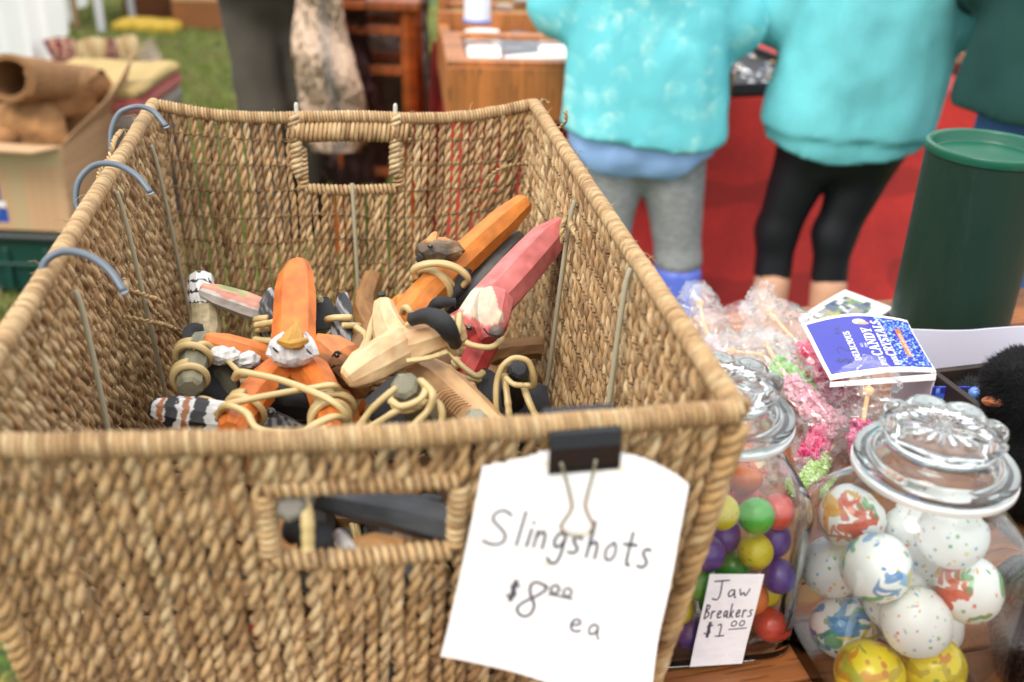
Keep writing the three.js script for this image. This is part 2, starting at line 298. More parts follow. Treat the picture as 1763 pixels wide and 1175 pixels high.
const HOLE = { back: [hb1.u, hb0.u, 0.12, hit('back', 600, 306).v], front: [hf0.u, hf1.u, hit('front', 620, 822).v, hit('front', 620, 930).v] };
for (const [s, n] of [['front', 48], ['right', 80], ['back', 46], ['left', 80]]) {
  const w = side[s], hole = HOLE[s];
  for (let i = 0; i < n; i++) {
    const u = (i + 0.5) / n, spans = [];
    if (hole && u > hole[0] && u < hole[1]) { if (s === 'front') spans.push([0.01, hole[2] - 0.01]); spans.push([hole[3] + 0.012, 1]); } else spans.push([0.01, 1]);
    const base = mixC(pick(strawC), C('#cfab7e'), 0.25), ph = rr(0, 6.28), wob = rr(0, 50), pitch = rr(0.022, 0.031), k = rr(0.86, 1.12);
    for (const [v0, v1] of spans) {
      const P = []; for (let j = 0; j <= 14; j++) { const v = lerp(v0, v1, j / 14); P.push(wallP(s, u, v, 0.0016 * Math.sin(v * 31 + i * Math.PI)).addScaledVector(w.T, 0.0019 * (noise3(v * 7 + wob, i, 0) - 0.5) * 2)); }
      part(basket, 'woven_cord', rope(P, { ra: 0.00205 * k, rp: 0.0023 * k, pitch, phase: ph, N: w.n, T: w.T, k: 5, per: 8, hand: s === 'front' || s === 'back' ? 1 : -1 }, rope0(base)), M.straw);
    }
  }
}
{ // thin twine woven round the cords in rows
  for (let r = 0; r < 9; r++) {
    const v = 0.085 + r * 0.108, gs = [];
    for (const ph of [0, Math.PI]) for (const [s, n] of [['front', 48], ['right', 80], ['back', 46], ['left', 80]]) {
      const hole = HOLE[s], runs = hole && v > hole[2] - 0.01 && v < hole[3] + 0.02 ? [[0, hole[0] - 0.005], [hole[1] + 0.005, 1]] : [[0, 1]];
      for (const [u0, u1] of runs) {
        const P = [], m = Math.round(n * 4 * (u1 - u0)); if (m < 4) continue;
        for (let i = 0; i <= m; i++) { const u = lerp(u0, u1, i / m); P.push(wallP(s, u, v + 0.006 * Math.sin(u * 13 + r) + 0.004 * Math.cos(u * n * Math.PI + ph), 0.0042 * Math.sin(u * n * Math.PI + ph))); }
        gs.push(sweep(P, 0.00075, 4, C(r % 2 ? '#b39064' : '#a07e50'), { vs: 60 }));
      }
    }
    part(basket, 'twine_row', mergeGeometries(gs), M.straw);
  }
}
function coil(P, { core = 0.0045, r = 0.0019, pitch = 0.0043, N, T, base }) {   // a core wound round with straw
  const col = rope0(base || strawC[0]);
  return rope(P, { ra: core, rp: r, pitch, plies: 1, per: 11, k: 5, N, T, phase: rr(0, 6) }, (t, q, i, j0) => { const turn = Math.floor(i / 11); return mixC(strawC[Math.floor(H(turn, j0 * 10 | 0, 4) * 7)], col(t, q, i, j0), 0.5); });
}
for (const s of ['front', 'right', 'back', 'left']) {
  const w = side[s], P = []; for (let i = 0; i <= 40; i++) P.push(wallP(s, i / 40, 0, 0).add(V(0, 0.001 + 0.0015 * noise3(i * 0.6, 3, s.length), 0)));
  const N = w.n, g = coil(P, { core: 0.0054, r: 0.00145, pitch: 0.0031, N, T: N.clone().cross(w.T).normalize() });
  const core = sweep(P, 0.0048, 8, C('#a07c52'));
  part(basket, 'rim', mergeGeometries([g, core]), M.straw);
}
for (const [c, c2] of [['FL', 'fl'], ['FR', 'fr'], ['BL', 'bl'], ['BR', 'br']]) {
  const a = K[c].clone().add(V(0, -0.006, 0)), b = K[c2].clone(), P = []; for (let i = 0; i <= 10; i++) P.push(a.clone().lerp(b, i / 10));
  part(basket, 'corner_braid', rope(P, { ra: 0.0042, rp: 0.0032, pitch: 0.024, plies: 3, N: EZ, T: EX, k: 6 }, rope0(strawC[1])), M.straw);
}
// the two handle openings: bound edges, and the thick grip of the back one
{
  const w = side.back, [u0, u1, v0, v1] = HOLE.back, P = [];
  for (let i = 0; i <= 20; i++) P.push(wallP('back', lerp(u0 - 0.035, u1 + 0.035, i / 20), 0.052, 0));
  part(basket, 'handle_grip', mergeGeometries([coil(P, { core: 0.0092, r: 0.0023, pitch: 0.0046, N: w.n, T: w.dn }), sweep(P, 0.009, 10, C('#7c5c36'))]), M.straw);
  for (const [s, q] of [['back', HOLE.back], ['front', HOLE.front]]) {
    const ww = side[s], edge = (pts) => { const Q = pts.map(([u, v]) => wallP(s, u, v, 0)), S = curve(Q, 24), d = Q[Q.length - 1].clone().sub(Q[0]).normalize(); part(basket, 'handle_binding', mergeGeometries([coil(S, { core: 0.0042, r: 0.002, pitch: 0.0046, N: ww.n, T: ww.n.clone().cross(d).normalize() }), sweep(S, 0.004, 8, C('#7c5c36'))]), M.straw); };
    const eu = 0.006;
    edge([[q[0] - eu, q[3] + 0.01], [lerp(q[0], q[1], 0.5), q[3] + 0.018], [q[1] + eu, q[3] + 0.01]]);
    edge([[q[0] - eu, q[2]], [q[0] - eu, (q[2] + q[3]) / 2], [q[0] - eu, q[3]]]); edge([[q[1] + eu, q[2]], [q[1] + eu, (q[2] + q[3]) / 2], [q[1] + eu, q[3]]]);
    if (s === 'front') edge([[q[0] - eu, q[2] - 0.01], [lerp(q[0], q[1], 0.5), q[2] - 0.012], [q[1] + eu, q[2] - 0.01]]);
  }
}
// bare wire rods of the frame on the inner faces
for (const [s, x0, y0, x1, y1] of [['left', 132, 500, 192, 768], ['left', 203, 330, 300, 745], ['left', 262, 250, 330, 560], ['back', 606, 316, 622, 600], ['right', 987, 345, 932, 735], ['right', 1083, 462, 1042, 740]]) {
  const P = [hit(s, x0, y0, -0.0055).p, hit(s, x1, y1, -0.0065).p]; P[0].addScaledVector(side[s].n, 0.0015); P.splice(1, 0, P[0].clone().lerp(P[1], 0.06).addScaledVector(side[s].n, -0.0015));
  part(basket, 'frame_rod', tube(P, 0.0021, 16, 8), M.rod);
}
for (const [px, py] of [[510, 196], [680, 192]]) {      // clear tips of the grip's end posts
  const h = hit('back', px, py + 16, 0).p, q = wallP('back', hit('back', px, py + 30).u, 0.03, 0); q.x = h.x;
  part(basket, 'post_tip', sweep([q, q.clone().add(V(0, 0.022, 0)), q.clone().add(V(0, 0.0245, 0))], (i) => (i === 2 ? 0.0012 : 0.0022), 8), std('#c9c6bd', 0.25));
  const P = []; for (let i = 0; i <= 10; i++) P.push(wallP('back', hit('back', px, py + 60).u, lerp(-0.02, 0.24, i / 10), -0.002));
  part(basket, 'handle_post', rope(P, { ra: 0.0046, rp: 0.0026, pitch: 0.011, plies: 2, N: side.back.n, T: side.back.T, k: 6 }, rope0(strawC[3])), M.straw);
}
{ // bottom of the basket
  const gs = []; for (let i = 0; i < 40; i++) { const t = (i + 0.5) / 40; gs.push(sweep([K.fl.clone().lerp(K.bl, t), K.fr.clone().lerp(K.br, t)], 0.0045, 6, pick(strawC))); }
  const g = mergeGeometries(gs); g.translate(0, 0.003, 0);
  part(basket, 'base_panel', g, M.straw);
}
// ends of straw that have come loose
const strand = (pts, r = 0.0013, tw = 0.011) => { const P = curve(pts, 30); part(basket, 'loose_strand', rope(P, { ra: r * 0.9, rp: r, pitch: tw, N: V(0.3, 0.9, 0.3).normalize(), T: V(0.8, -0.2, -0.3).normalize(), k: 5 }, rope0(C('#d0ac76'))), M.straw); };
const hp = (s, x, y, o) => hit(s, x, y, o).p;
strand([hp('back', 820, 356, -0.012), hp('back', 842, 305, -0.02), hp('back', 868, 288, -0.024), hp('back', 905, 283, -0.012), hp('back', 930, 292, -0.004)]);
strand([hp('back', 930, 292, -0.006), hp('back', 912, 320, -0.03), hp('back', 898, 360, -0.06), hp('back', 900, 402, -0.07)], 0.0011);
strand([hp('left', 212, 482, -0.004), hp('left', 225, 500, -0.02), hp('left', 255, 510, -0.03), hp('left', 275, 520, -0.02)]);
strand([hp('left', 214, 545, -0.004), hp('left', 250, 552, -0.02), hp('left', 290, 562, -0.03), hp('left', 318, 585, -0.03)]);
strand([hp('left', 250, 510, -0.004), hp('left', 270, 540, -0.02), hp('left', 300, 565, -0.02), hp('left', 322, 572, -0.03)], 0.001);
strand([hp('left', 172, 322, 0.012), hp('left', 170, 300, 0.014), hp('left', 188, 270, 0.01), hp('left', 195, 245, 0.008), hp('left', 208, 225, 0.012)]);
strand([hp('right', 975, 372, -0.004), hp('right', 968, 400, -0.014), hp('right', 970, 418, -0.012)], 0.0016);
strand([hp('right', 982, 380, -0.004), hp('right', 990, 400, -0.012), hp('right', 1000, 415, -0.008)], 0.0016);
strand([hp('back', 925, 180, 0.004), hp('back', 935, 172, 0.01), hp('back', 945, 178, 0.012)], 0.0012);
strand([wallP('right', 0.86, 0, 0.006), wallP('right', 0.84, -0.05, 0.012), wallP('right', 0.835, -0.09, 0.01)], 0.0012);
for (let i = 0; i < 240; i++) { // short fibres standing off the rim and the inner walls
  const s = pick(['left', 'right', 'back', 'right', 'left']), u = rnd(), v = rnd() < 0.45 ? 0.0 : rr(0.05, 0.8), p = wallP(s, u, v, v ? -0.003 : 0.002), d = V(rr(-1, 1), rr(0, 1.2), rr(-1, 1)).normalize(), l = rr(0.005, 0.017);
  if (!v) p.y += 0.005; if (s === 'back' && v && u > HOLE.back[0] - 0.05 && u < HOLE.back[1] + 0.05) continue;
  const q = d.clone().addScaledVector(side[s].n, v ? -0.8 : 0.3).normalize();
  strandList.push(sweep([p, p.clone().addScaledVector(q, l * 0.5), p.clone().addScaledVector(q, l).add(V(0, -0.3 * l, 0))], (k) => 0.0005 * (1 - 0.35 * k), 4, C('#dcbc88')));
}
part(basket, 'loose_fibre', mergeGeometries(strandList), M.straw).userData.kind = 'stuff';
// three bent wire hooks over the left rim
const rimD = (py) => { const t = (py - 181.5) / (774.4 - 181.5); return 1 / lerp(1 / 1.062, 1 / 0.491, t); };
for (const [d, lab, P] of [
  [rimD(232), 'grey wire hook over the left rim at the far corner', [[190, 262, 0], [192, 222, 0], [206, 194, 0], [234, 184, 0], [262, 191, -0.008], [286, 218, -0.012]]],
  [rimD(320), 'grey wire hook on the left rim, middle one of three', [[146, 382, 0], [131, 352, 0], [135, 312, 0], [160, 286, 0], [198, 283, -0.005], [235, 303, -0.01], [259, 332, -0.014]]],
  [rimD(480), 'grey wire hook on the left rim nearest the basket front', [[77, 508, 0], [70, 480, 0], [78, 450, 0], [106, 434, 0], [150, 440, -0.005], [188, 466, -0.01], [213, 502, -0.014]]]]) {
  const pts = P.map(([x, y, o]) => at(x, y, d + o)), t = thing('wire_hook', lab, 'hook', pts[2].clone(), 'wire hooks over the left rim');
  part(t, 'wire', tube(pts, 0.0025 , 48, 10), M.hook);
  part(t, 'wire_end', sweep([pts[pts.length - 1], pts[pts.length - 1].clone().add(V(0.0004, -0.0012, 0))], 0.0026, 10), std('#8d98a4', 0.3));
}

// ------------------------------------------------------------------ slingshots in the basket
const WOOD = C('#c79a63'), ORANGE = C('#e07a2c'), RAW = C('#87836a'), BLACKW = C('#26272a'), NAT = C('#d9b17c');
const px4 = (a) => a.map(([x, y, d, r]) => ({ p: at(x, y, d), r: r * d / FOCAL }));
// a whittled limb: sections with `k` cut faces, knife facets along it, ends cut blunt or rounded; col(t, angle, p) or a Color
function limb(S, { k = 8, jit = 0.05, sub = 1, col = WOOD, ends = [0.7, 0.7], flat = 1, up, facet = 1.3 } = {}) {
  const cv = new THREE.CatmullRomCurve3(S.map((s) => s.p), false, 'centripetal'), L = cv.getLength(), rAvg = S.reduce((a, s) => a + s.r, 0) / S.length;
  const n = Math.max(3, Math.round(L / (rAvg * facet)));
  const cum = [0]; for (let i = 1; i < S.length; i++) cum.push(cum[i - 1] + S[i].p.distanceTo(S[i - 1].p));
  const R = (t) => { const s = t * cum[cum.length - 1]; let i = 0; while (i < S.length - 2 && cum[i + 1] < s) i++; return lerp(S[i].r, S[i + 1].r, clamp((s - cum[i]) / (cum[i + 1] - cum[i]))); };
  const st = []; // stations
  for (let i = 0; i <= n; i++) { const t = i / n; st.push({ t, p: cv.getPointAt(t), T: cv.getTangentAt(t), r: R(t) }); }
  const e0 = st[0], e1_ = st[n];
  if (ends[0]) st.unshift({ t: 0, p: e0.p.clone().addScaledVector(e0.T, -e0.r * 0.45 * ends[0]), T: e0.T, r: e0.r * 0.72 });
  if (ends[1]) st.push({ t: 1, p: e1_.p.clone().addScaledVector(e1_.T, e1_.r * 0.45 * ends[1]), T: e1_.T, r: e1_.r * 0.72 });
  let N = up ? up.clone() : Math.abs(st[0].T.y) < 0.8 ? V(0, 1, 0) : V(0, 0, 1);
  const rings = [], ph = rnd();
  for (const s of st) {
    N = N.clone().addScaledVector(s.T, -N.dot(s.T)).normalize(); const B = s.T.clone().cross(N), r = [];
    for (let j = 0; j < k; j++) { const a = (j + ph) / k * 2 * Math.PI, q = s.r * (1 + jit * rr(-1, 1)); r.push(s.p.clone().addScaledVector(N, Math.cos(a) * q * flat).addScaledVector(B, Math.sin(a) * q)); }
    rings.push(r);
  }
  const pos = [], uv = [], cols = [], put = (p, u, v, t, a) => { pos.push(p.x, p.y, p.z); uv.push(u * 0.5, v); const c = typeof col === 'function' ? col(t, a, p) : col; cols.push(c.r, c.g, c.b); };
  let len = 0;
  for (let i = 0; i < st.length - 1; i++) {
    const dl = st[i].p.distanceTo(st[i + 1].p), su = sub;
    for (let j = 0; j < k; j++) {
      const A = rings[i][j], B = rings[i][(j + 1) % k], D = rings[i + 1][j], E = rings[i + 1][(j + 1) % k];
      const Q = (x, y) => A.clone().lerp(B, x).lerp(D.clone().lerp(E, x), y), w = (x, y) => put(Q(x, y), (j + x) / k, (len + dl * y) * 12, lerp(st[i].t, st[i + 1].t, y), (j + x + ph) / k);
      for (let a = 0; a < su; a++) for (let b = 0; b < su; b++) { const x0 = a / su, x1 = (a + 1) / su, y0 = b / su, y1 = (b + 1) / su; w(x0, y0); w(x1, y0); w(x0, y1); w(x1, y0); w(x1, y1); w(x0, y1); }
    }
    len += dl;
  }
  for (const [ring, s, f] of [[rings[0], st[0], 1], [rings[rings.length - 1], st[st.length - 1], 0]]) {
    const c = ring.reduce((a, p) => a.add(p), V(0, 0, 0)).multiplyScalar(1 / k);
    for (let j = 0; j < k; j++) { const A = ring[j], B = ring[(j + 1) % k], o = f ? [c, B, A] : [c, A, B]; o.forEach((p, m) => put(p, m * 0.3, 0.1 * m, s.t, j / k)); }
  }
  const g = new THREE.BufferGeometry();
  g.setAttribute('position', new THREE.Float32BufferAttribute(pos, 3)); g.setAttribute('uv', new THREE.Float32BufferAttribute(uv, 2)); g.setAttribute('color', new THREE.Float32BufferAttribute(cols, 3));
  g.computeVertexNormals(); return g;
}
// a whittled lump with cut faces
function lump(c, rx, ry, rz, { seg = [8, 6], jit = 0.08, col = WOOD, ax = [camR, camU, fwd.clone().negate()], sub = 1 } = {}) {
  let g = new THREE.IcosahedronGeometry(1, 2); g = mergeVertices(g.deleteAttribute('normal').deleteAttribute('uv'));
  const p = g.attributes.position; for (let i = 0; i < p.count; i++) { const s = 1 + jit * rr(-1, 1); p.setXYZ(i, p.getX(i) * s * rx, p.getY(i) * s * ry, p.getZ(i) * s * rz); }
  g = g.toNonIndexed(); g.applyMatrix4(frameM(c, ...ax)); g.computeVertexNormals();
  const q = g.attributes.position, uv = []; for (let i = 0; i < q.count; i++) uv.push(q.getX(i) * 15, q.getY(i) * 15); g.setAttribute('uv', new THREE.Float32BufferAttribute(uv, 2));
  return tintBy(g, (x, y, z) => (typeof col === 'function' ? col(0, 0, V(x, y, z)) : col));
}
const flesh = (base, dark, amt = 0.5, fr = 60) => (t, a, p) => mixC(base, dark, amt * smooth(0.35, 0.85, fbm(p.x * fr, p.y * fr, p.z * fr, 3)));
const band = (t, pts, r = 7, n = 50) => { const d = pts[0][2], x0 = pts[0][0]; return part(t, 'rubber_band', tube(pts.map(([x, y, dd]) => at(x, y, dd)), (i) => 0.86 * r * d / FOCAL * (0.9 + 0.2 * noise3(i * 0.22, x0, 1)), n, 10, null, { vs: 12, flat: 0.85 }), M.latex); };
// a band wound round a limb: centre c (px, py, depth, radius in px) and a direction of the limb in pixels
function winding(t, x, y, d, R, dx, dy, turns = 1.6, r = 7, tilt = 0.25, dd = 0) {
  const c = at(x, y, d), ax = at(x + dx, y + dy, d + dd).sub(c).normalize(), u = V(0, 1, 0).addScaledVector(ax, -ax.y).normalize(), w = ax.clone().cross(u), rad = R * d / FOCAL, rb = 0.86 * r * d / FOCAL, P = [];
  for (let i = 0; i <= 40 * turns; i++) { const a = i / 40 * 2 * Math.PI; P.push(c.clone().addScaledVector(u, Math.cos(a) * rad).addScaledVector(w, Math.sin(a) * rad).addScaledVector(ax, (i / 40 - turns / 2) * rb * 2.2 + tilt * rad * Math.cos(a + 0.6))); }
  return part(t, 'rubber_band', sweep(P, rb, 9, null, { vs: 12 }), M.latex);
}
// leather pouch or strap: a ribbon along pixel points with a width in px, given thickness
function strap(t, pts, wpx, bend = 0.15) {
  const P = curve(pts.map(([x, y, d]) => at(x, y, d)), 24), n = P.length, g = new THREE.BoxGeometry(1, 1, 1, n - 1, 1, 6), p = g.attributes.position, W = wpx * pts[0][2] / FOCAL, th = 0.0018;
  const F = P.map((q, i) => { const T = P[Math.min(n - 1, i + 1)].clone().sub(P[Math.max(0, i - 1)]).normalize(), toEye = EYE.clone().sub(q).normalize(), S = T.clone().cross(toEye).normalize(), Nn = S.clone().cross(T).normalize(); return { q, S, Nn }; });
  for (let i = 0; i < p.count; i++) { const k = Math.round((p.getX(i) + 0.5) * (n - 1)), f = F[k], e = p.getZ(i), tp = 0.55 + 0.45 * Math.sin(Math.PI * clamp(k / (n - 1), 0.08, 0.92)); const q = f.q.clone().addScaledVector(f.S, e * W * tp).addScaledVector(f.Nn, p.getY(i) * th - bend * W * 4 * e * e); p.setXYZ(i, q.x, q.y, q.z); }
  g.computeVertexNormals(); return part(t, 'leather_pouch', g, M.pouch);
}
const eye = (t, x, y, d, r = 5) => { const c = at(x, y, d), g = new THREE.SphereGeometry(r * d / FOCAL, 14, 10); g.translate(c.x, c.y, c.z); const m = part(t, 'eye', g, phys('#0c0c0d', 0.15, { clearcoat: 1 })); return m; };
const sling = (lab, x, y, d) => thing('carved_slingshot', lab, 'slingshot', at(x, y, d));
const body = (t, gs, name = 'body') => part(t, name, gs.length > 1 ? merged(gs) : gs[0], M.carved);

{ // orange eagle slingshot, front and centre
  const t = sling('orange carved slingshot with a white eagle head and yellow beak, handle up', 500, 620, 0.8), col = flesh(ORANGE, C('#c25c18'), 0.45, 70);
  body(t, [limb(px4([[503, 622, 0.815, 42], [506, 560, 0.85, 40], [507, 510, 0.885, 38], [509, 474, 0.91, 32], [511, 455, 0.925, 20]]), { k: 10, col, jit: 0.03, flat: 0.62, up: fwd.clone(), sub: 2, ends: [0.5, 0.8] }),
    limb(px4([[520, 628, 0.81, 36], [480, 640, 0.795, 34], [452, 668, 0.775, 31], [420, 708, 0.745, 29], [400, 738, 0.722, 28]]), { k: 8, col, jit: 0.04, sub: 2, ends: [0.4, 0.9] }),
    limb(px4([[490, 628, 0.81, 36], [530, 640, 0.795, 34], [555, 668, 0.775, 31], [565, 706, 0.75, 29], [569, 742, 0.728, 27]]), { k: 8, col, jit: 0.04, sub: 2, ends: [0.4, 0.9] })]);
  const wc = flesh(C('#e6e7e8'), C('#a9b0b8'), 0.5, 120);
  const h = body(t, [lump(at(502, 604, 0.775), 0.0175, 0.0125, 0.011, { col: wc }), limb(px4([[468, 612, 0.775, 12], [472, 592, 0.775, 9], [488, 574, 0.785, 3]]), { k: 6, col: wc }), limb(px4([[538, 612, 0.775, 12], [535, 594, 0.775, 9], [526, 574, 0.785, 3]]), { k: 6, col: wc })], 'head');
  const bk = flesh(C('#c99438'), C('#8f6420'), 0.5, 120);
  part(h, 'beak', merged([limb(px4([[503, 592, 0.762, 24], [506, 580, 0.764, 19], [510, 566, 0.770, 10], [512, 551, 0.780, 5]]), { k: 6, col: bk, flat: 0.7, up: fwd.clone() }), limb(px4([[480, 588, 0.762, 6], [503, 594, 0.757, 9], [528, 586, 0.762, 6]]), { k: 6, col: bk })]), M.carved);
  for (const [x, y] of [[474, 604], [532, 607]]) part(h, 'eye_line', limb(px4([[x - 4, y - 5, 0.764, 1.6], [x, y, 0.7625, 2], [x + 4, y + 3, 0.764, 1.4]]), { k: 5, col: C('#1a1a1c') }), M.painted);
  winding(t, 576, 700, 0.752, 33, 3, 34, 1.5, 7, 0.25, -0.02); winding(t, 568, 722, 0.74, 33, 2, 34, 1.3, 7.5, -0.3, -0.02);
  winding(t, 424, 705, 0.747, 33, -24, 32, 1.5, 7, 0.25, -0.02);
  band(t, [[404, 652, 0.755], [412, 641, 0.745], [440, 645, 0.74], [480, 654, 0.735], [530, 672, 0.725], [575, 694, 0.715], [596, 715, 0.72], [596, 735, 0.735]], 8);
  band(t, [[376, 722, 0.735], [385, 700, 0.72], [430, 688, 0.715], [480, 678, 0.72], [540, 668, 0.735], [572, 664, 0.735], [588, 676, 0.75]], 8);
  band(t, [[374, 712, 0.74], [398, 700, 0.705], [424, 712, 0.70], [440, 736, 0.695], [470, 744, 0.695], [520, 744, 0.695], [545, 730, 0.70], [575, 718, 0.705], [600, 728, 0.73]], 8);
  band(t, [[430, 752, 0.70], [480, 750, 0.695], [530, 748, 0.695], [560, 736, 0.70]], 7);
  strap(t, [[432, 700, 0.80], [480, 690, 0.795], [535, 702, 0.80]], 70, 0.1);
}
{ const t = sling('plain orange slingshot whose round handle points left behind the eagle', 420, 605, 0.84);
  body(t, [limb(px4([[356, 587, 0.832, 16], [376, 593, 0.835, 23], [420, 608, 0.845, 27], [480, 630, 0.86, 28], [540, 655, 0.87, 28]]), { k: 10, col: flesh(C('#e5853c'), C('#c8662a'), 0.5), jit: 0.03, sub: 2 }), limb(px4([[540, 655, 0.87, 26], [580, 690, 0.86, 24], [615, 700, 0.85, 22]]), { col: C('#d9722a') }), limb(px4([[540, 655, 0.87, 26], [575, 640, 0.88, 24], [612, 620, 0.89, 22]]), { col: C('#d9722a') })]);
  winding(t, 600, 697, 0.85, 26, 30, 8, 2.2, 7, 0.2); }
{ const t = sling('slingshot painted white, pink and green like a trout', 400, 515, 0.9);
  const col = (u, a, p) => { const n = fbm(p.x * 90, p.y * 90, p.z * 90, 3), q = p.clone().sub(at(400, 515, 0.9)), h = q.dot(camU) + 0.3 * q.dot(camR) + (n - 0.5) * 0.012; return h > 0.0045 ? mixC(C('#9aa56c'), C('#d98f78'), smooth(0.4, 0.6, n)) : h > 0.0005 ? C('#dd9a86') : mixC(C('#dcd8d2'), C('#b9b2aa'), n); };
  body(t, [limb(px4([[349, 500, 0.90, 13], [368, 506, 0.90, 19], [410, 520, 0.905, 23], [460, 538, 0.905, 22], [510, 555, 0.92, 20]]), { k: 9, col, sub: 6, jit: 0.03 }), limb(px4([[510, 555, 0.92, 20], [560, 560, 0.93, 17]]), { col: C('#8a9a68') }), limb(px4([[505, 555, 0.92, 20], [530, 590, 0.92, 18]]), { col: C('#8a9a68') })]); }
{ const t = sling('slingshot with two grey striped fork ends standing up behind the eagle', 525, 590, 0.9);
  const gc = (u, a, p) => { const q = p.clone().sub(at(525, 590, 0.9)), s = q.dot(camR) * 330 + q.dot(camU) * 260; return mixC(C('#2a2b2e'), C('#b9bbbc'), smooth(0.52, 0.75, noise3(s, p.y * 30, 3) * 0.7 + 0.3 * noise3(s * 3, p.y * 80, 5))); };
  body(t, [limb(px4([[525, 640, 0.90, 26], [485, 610, 0.895, 24], [468, 570, 0.89, 23], [464, 530, 0.892, 20], [470, 500, 0.90, 10]]), { k: 6, col: gc, sub: 5, flat: 0.55, up: fwd.clone() }), limb(px4([[525, 640, 0.90, 26], [570, 615, 0.885, 24], [588, 575, 0.88, 24], [591, 535, 0.885, 20], [590, 508, 0.892, 10]]), { k: 6, col: gc, sub: 5, flat: 0.55, up: fwd.clone() })]);
  winding(t, 466, 556, 0.889, 25, 0, -30, 1.0, 7, 0.05); winding(t, 470, 574, 0.889, 26, 0, -30, 1.0, 6, 0.05); winding(t, 590, 556, 0.882, 27, 0, -30, 1.1, 7, 0.1);
  band(t, [[440, 560, 0.872], [480, 555, 0.862], [500, 562, 0.875]], 8); band(t, [[438, 585, 0.87], [470, 588, 0.86], [520, 592, 0.86], [560, 602, 0.862], [600, 628, 0.855], [622, 640, 0.85]], 8); band(t, [[612, 562, 0.87], [630, 580, 0.865], [618, 610, 0.85]], 7);
  strap(t, [[545, 512, 0.91], [548, 540, 0.905], [552, 568, 0.90]], 62, 0.1);
  part(t, 'band_end', limb(px4([[538, 517, 0.905, 7], [552, 516, 0.90, 7]]), { col: C('#a9a67e') }), M.carved); }
{ const t = sling('snowy owl slingshot with black bars on white, upright at the left', 345, 540, 0.9);
  const oc = (u, a, p) => { const q = p.clone().sub(at(345, 480, 0.92)), y = q.dot(camU), n = noise3(p.x * 260, p.y * 120, p.z * 260); return y > -0.022 ? (Math.sin(y * 620 + n * 5) > 0.45 && n > 0.35 ? C('#1d1d1f') : n > 0.82 ? C('#b4714c') : C('#e4e2de')) : mixC(C('#b3a27c'), C('#8c7d5a'), n); };
  body(t, [limb(px4([[345, 482, 0.935, 22], [346, 510, 0.92, 23], [352, 545, 0.90, 25], [352, 580, 0.875, 27], [340, 605, 0.85, 26]]), { k: 10, col: oc, sub: 12, jit: 0.04 }),
    limb(px4([[350, 590, 0.86, 26], [335, 620, 0.825, 25], [328, 650, 0.80, 24], [326, 668, 0.788, 23]]), { k: 8, col: flesh(RAW, C('#5c5a48'), 0.6), jit: 0.05, ends: [0.3, 0.5] }),
    limb(px4([[350, 590, 0.86, 24], [372, 615, 0.86, 26], [384, 650, 0.85, 26], [392, 680, 0.85, 24]]), { k: 8, col: flesh(C('#6f6d58'), C('#45443a'), 0.6) })]);
  part(t, 'tuft', merged([lump(at(385, 612, 0.83), 0.014, 0.0075, 0.008, { col: C('#e6e6e4'), jit: 0.14 }), lump(at(422, 620, 0.835), 0.012, 0.007, 0.007, { col: C('#dededc'), jit: 0.14 })]), M.carved);
  winding(t, 333, 612, 0.825, 29, -10, 30, 1.3, 7, 0.3, -0.02); winding(t, 327, 650, 0.80, 28, -4, 30, 1.4, 7.5, 0.15, -0.02);
  band(t, [[330, 600, 0.815], [350, 592, 0.82], [380, 610, 0.835], [400, 630, 0.82], [412, 642, 0.81]], 7); band(t, [[345, 686, 0.79], [362, 690, 0.785], [380, 700, 0.78], [400, 704, 0.775]], 7);
  strap(t, [[322, 600, 0.84], [330, 570, 0.85], [350, 566, 0.855]], 26, 0.1); strap(t, [[352, 640, 0.835], [360, 670, 0.83], [385, 690, 0.83]], 40, 0.1); }
{ const t = sling('hawk slingshot with black, white and brown feather bars lying at the left', 360, 715, 0.77);
  const a0 = at(262, 703, 0.765), ad = at(500, 735, 0.79).sub(a0).normalize();
  const hc = (u, a, p) => { const s = p.clone().sub(a0).dot(ad) * 1000, n = noise3(p.x * 320, p.y * 320, p.z * 320), w = s + (n - 0.5) * 4.5; const bar = (c, h) => Math.abs(w - c) < h; return s < 55 ? (bar(-2, 3) || bar(13, 4) || bar(33, 5) ? C('#17181a') : bar(6, 2) || bar(23, 2.5) ? C('#a5673c') : mixC(C('#e5e5e3'), C('#b8b8b4'), n * 0.6)) : s < 64 ? mixC(C('#dcd8cc'), C('#b5a98c'), n) : mixC(C('#c9cac9'), C('#5b5f64'), smooth(0.4, 0.7, n)); };
  body(t, [limb(px4([[262, 703, 0.765, 17], [280, 708, 0.768, 28], [320, 716, 0.772, 34], [380, 724, 0.775, 34], [440, 726, 0.782, 30], [490, 738, 0.79, 22], [520, 745, 0.795, 14]]), { k: 11, col: hc, sub: 14, jit: 0.03 })]);
  eye(t, 466, 711, 0.752, 6); part(t, 'eye_ring', (() => { const g = new THREE.TorusGeometry(7 * 0.755 / FOCAL, 2 * 0.755 / FOCAL, 6, 20); g.applyMatrix4(frameM(at(466, 711, 0.755), camR, camU, fwd.clone().negate())); return g; })(), std('#55585c', 0.5));
  strap(t, [[450, 684, 0.775], [490, 676, 0.77], [540, 692, 0.775]], 46, 0.2); }
